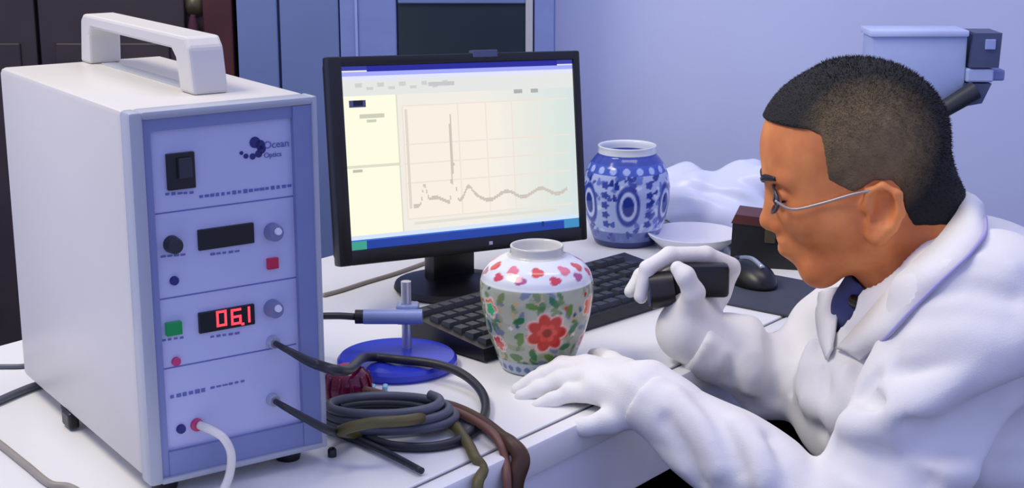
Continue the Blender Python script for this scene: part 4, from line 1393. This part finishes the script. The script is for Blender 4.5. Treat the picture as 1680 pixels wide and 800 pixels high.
for k in range(5):
    a = 2 * math.pi * k / 5
    MB().tube([(0, 0, 0.07), (0.26 * math.cos(a), 0.26 * math.sin(a), 0.03)], [0.028, 0.026], 10, smooth=False).build('leg', M_LEG, sto, 'auto')

# ------------------------------------------------------------------ gloves
# near hand: lying on the table edge, fingers towards the jar
Wl = LW - dl * 0.02
K = [at(962, 603, 1.650), at(964, 608, 1.628), at(968, 622, 1.604), at(978, 640, 1.582)]
tips = [[at(925, 600, 1.664), at(893, 614, 1.666), at(868, 627, 1.664)],
        [at(918, 607, 1.642), at(880, 623, 1.643), at(851, 638, 1.641)],
        [at(922, 624, 1.622), at(886, 638, 1.624), at(856, 650, 1.622)],
        [at(935, 645, 1.598), at(908, 656, 1.598), at(884, 664, 1.598)]]
hf = [seg(Wl, at(1040, 640, 1.572), 0.030, 0.031)]
for i, k_ in enumerate(K):
    b0 = at(1040, 628 + i * 8, 1.60 - i * 0.014)
    hf.append((seg(b0, k_, 0.019, 0.0150), 0.016))
rad = [(0.0150, 0.0115, 0.0100, 0.0082), (0.0150, 0.0118, 0.0104, 0.0084), (0.0145, 0.0114, 0.0098, 0.0080), (0.0135, 0.0102, 0.0088, 0.0074)]
for i in range(4):
    hf.append((chain([K[i]] + tips[i], rad[i], 0.004), 0.003))
# thumb towards the foot of the jar on the far side, loose heel of the glove hanging over the edge
hf.append((chain([at(1030, 612, 1.620), at(1004, 596, 1.660), at(988, 586, 1.690), at(976, 584, 1.710)], [0.017, 0.0135, 0.0115, 0.0095], 0.005), 0.008))
hf.append((chain([at(1048, 668, 1.555), at(1000, 690, 1.548), at(958, 700, 1.545), at(938, 704, 1.545)], [0.024, 0.014, 0.010, 0.006], 0.006), 0.012))
hf.append((seg(Wl - dl * 0.01, Wl + dl * 0.035, 0.0365, 0.034), 0.01))
glf = U(hf, 0.008)
glf2 = lambda P: glf(P) + (0.0007 * np.sin(160 * P[:, 0] + 60 * P[:, 2]) * np.sin(90 * P[:, 1] + 120 * P[:, 2] + 50 * P[:, 0])).astype(np.float32)
o = sdf_obj('glove', glf2, (-0.02, 1.48, 0.68), (0.24, 1.76, 0.87), 0.0018, M_GLOVE, pe)
o['label'] = 'white cotton glove resting on the table edge'

# far hand: raised, holding a black object between thumb and fingers
def ah(x, y, Y):
    return at(x, y, Y - 0.05)

Wr = RW - dr * 0.01
hr = [seg(Wr, ah(1135, 535, 1.80), 0.030, 0.029),
      (seg(ah(1135, 535, 1.80), ah(1172, 478, 1.845), 0.028, 0.018), 0.02),
      (seg(ah(1172, 478, 1.845), ah(1196, 442, 1.845), 0.018, 0.014), 0.012),
      (seg(ah(1120, 540, 1.80), ah(1128, 505, 1.79), 0.024, 0.020), 0.02)]
fing = [[(1198, 438, 1.835), (1158, 418, 1.822), (1098, 418, 1.808), (1062, 440, 1.795), (1050, 486, 1.790)],
        [(1190, 440, 1.850), (1150, 420, 1.842), (1092, 424, 1.830), (1052, 452, 1.820), (1034, 478, 1.812)],
        [(1186, 452, 1.862), (1146, 434, 1.858), (1096, 440, 1.852), (1062, 466, 1.845), (1052, 488, 1.838)],
        [(1180, 466, 1.870), (1148, 452, 1.872), (1110, 458, 1.868), (1086, 478, 1.862)]]
for i, fg in enumerate(fing):
    rr = [0.0125, 0.0105, 0.0098, 0.0092, 0.0076][:len(fg)]
    hr.append((chain([ah(*p) for p in fg], rr, 0.004), 0.004 if i else 0.006))
hr.append((chain([ah(1130, 515, 1.785), ah(1138, 480, 1.765), ah(1124, 452, 1.760), ah(1112, 440, 1.765)], [0.0165, 0.0130, 0.0112, 0.0088], 0.005), 0.010))
hr.append((seg(Wr - dr * 0.01, Wr + dr * 0.03, 0.037, 0.036), 0.01))
grf = U(hr, 0.008)
o = sdf_obj('glove', grf, ah(1000, 600, 1.80) - np.array([0.02, 0.1, 0.06]), ah(1220, 380, 1.80) + np.array([0.06, 0.12, 0.04]), 0.0018, M_GLOVE, pe)
o['label'] = 'white cotton glove raised and closed round a black object'

lo_ = empty('hand_loupe', (0, 0, 0), 0, 'small black loupe held in the raised white gloved hand', 'loupe')
hp0 = ah(1132, 462, 1.800)
lo_.location = hp0
MB().tube([(-0.048, -0.004, -0.010), (-0.020, -0.004, -0.006)], [0.0225, 0.021], 22, smooth=False).build('eyepiece', mat('dark_brown_black_plastic', (34, 28, 30), 0.35), lo_, 'auto')
MB().box((-0.022, -0.010, -0.018), (0.046, 0.012, 0.022), 0.005).build('loupe_body', M_BLACK, lo_, 'auto')
MB().tube([(-0.0495, -0.004, -0.010), (-0.0475, -0.004, -0.010)], 0.0185, 22, smooth=False).build('lens', M_SLATE, lo_, 'auto')
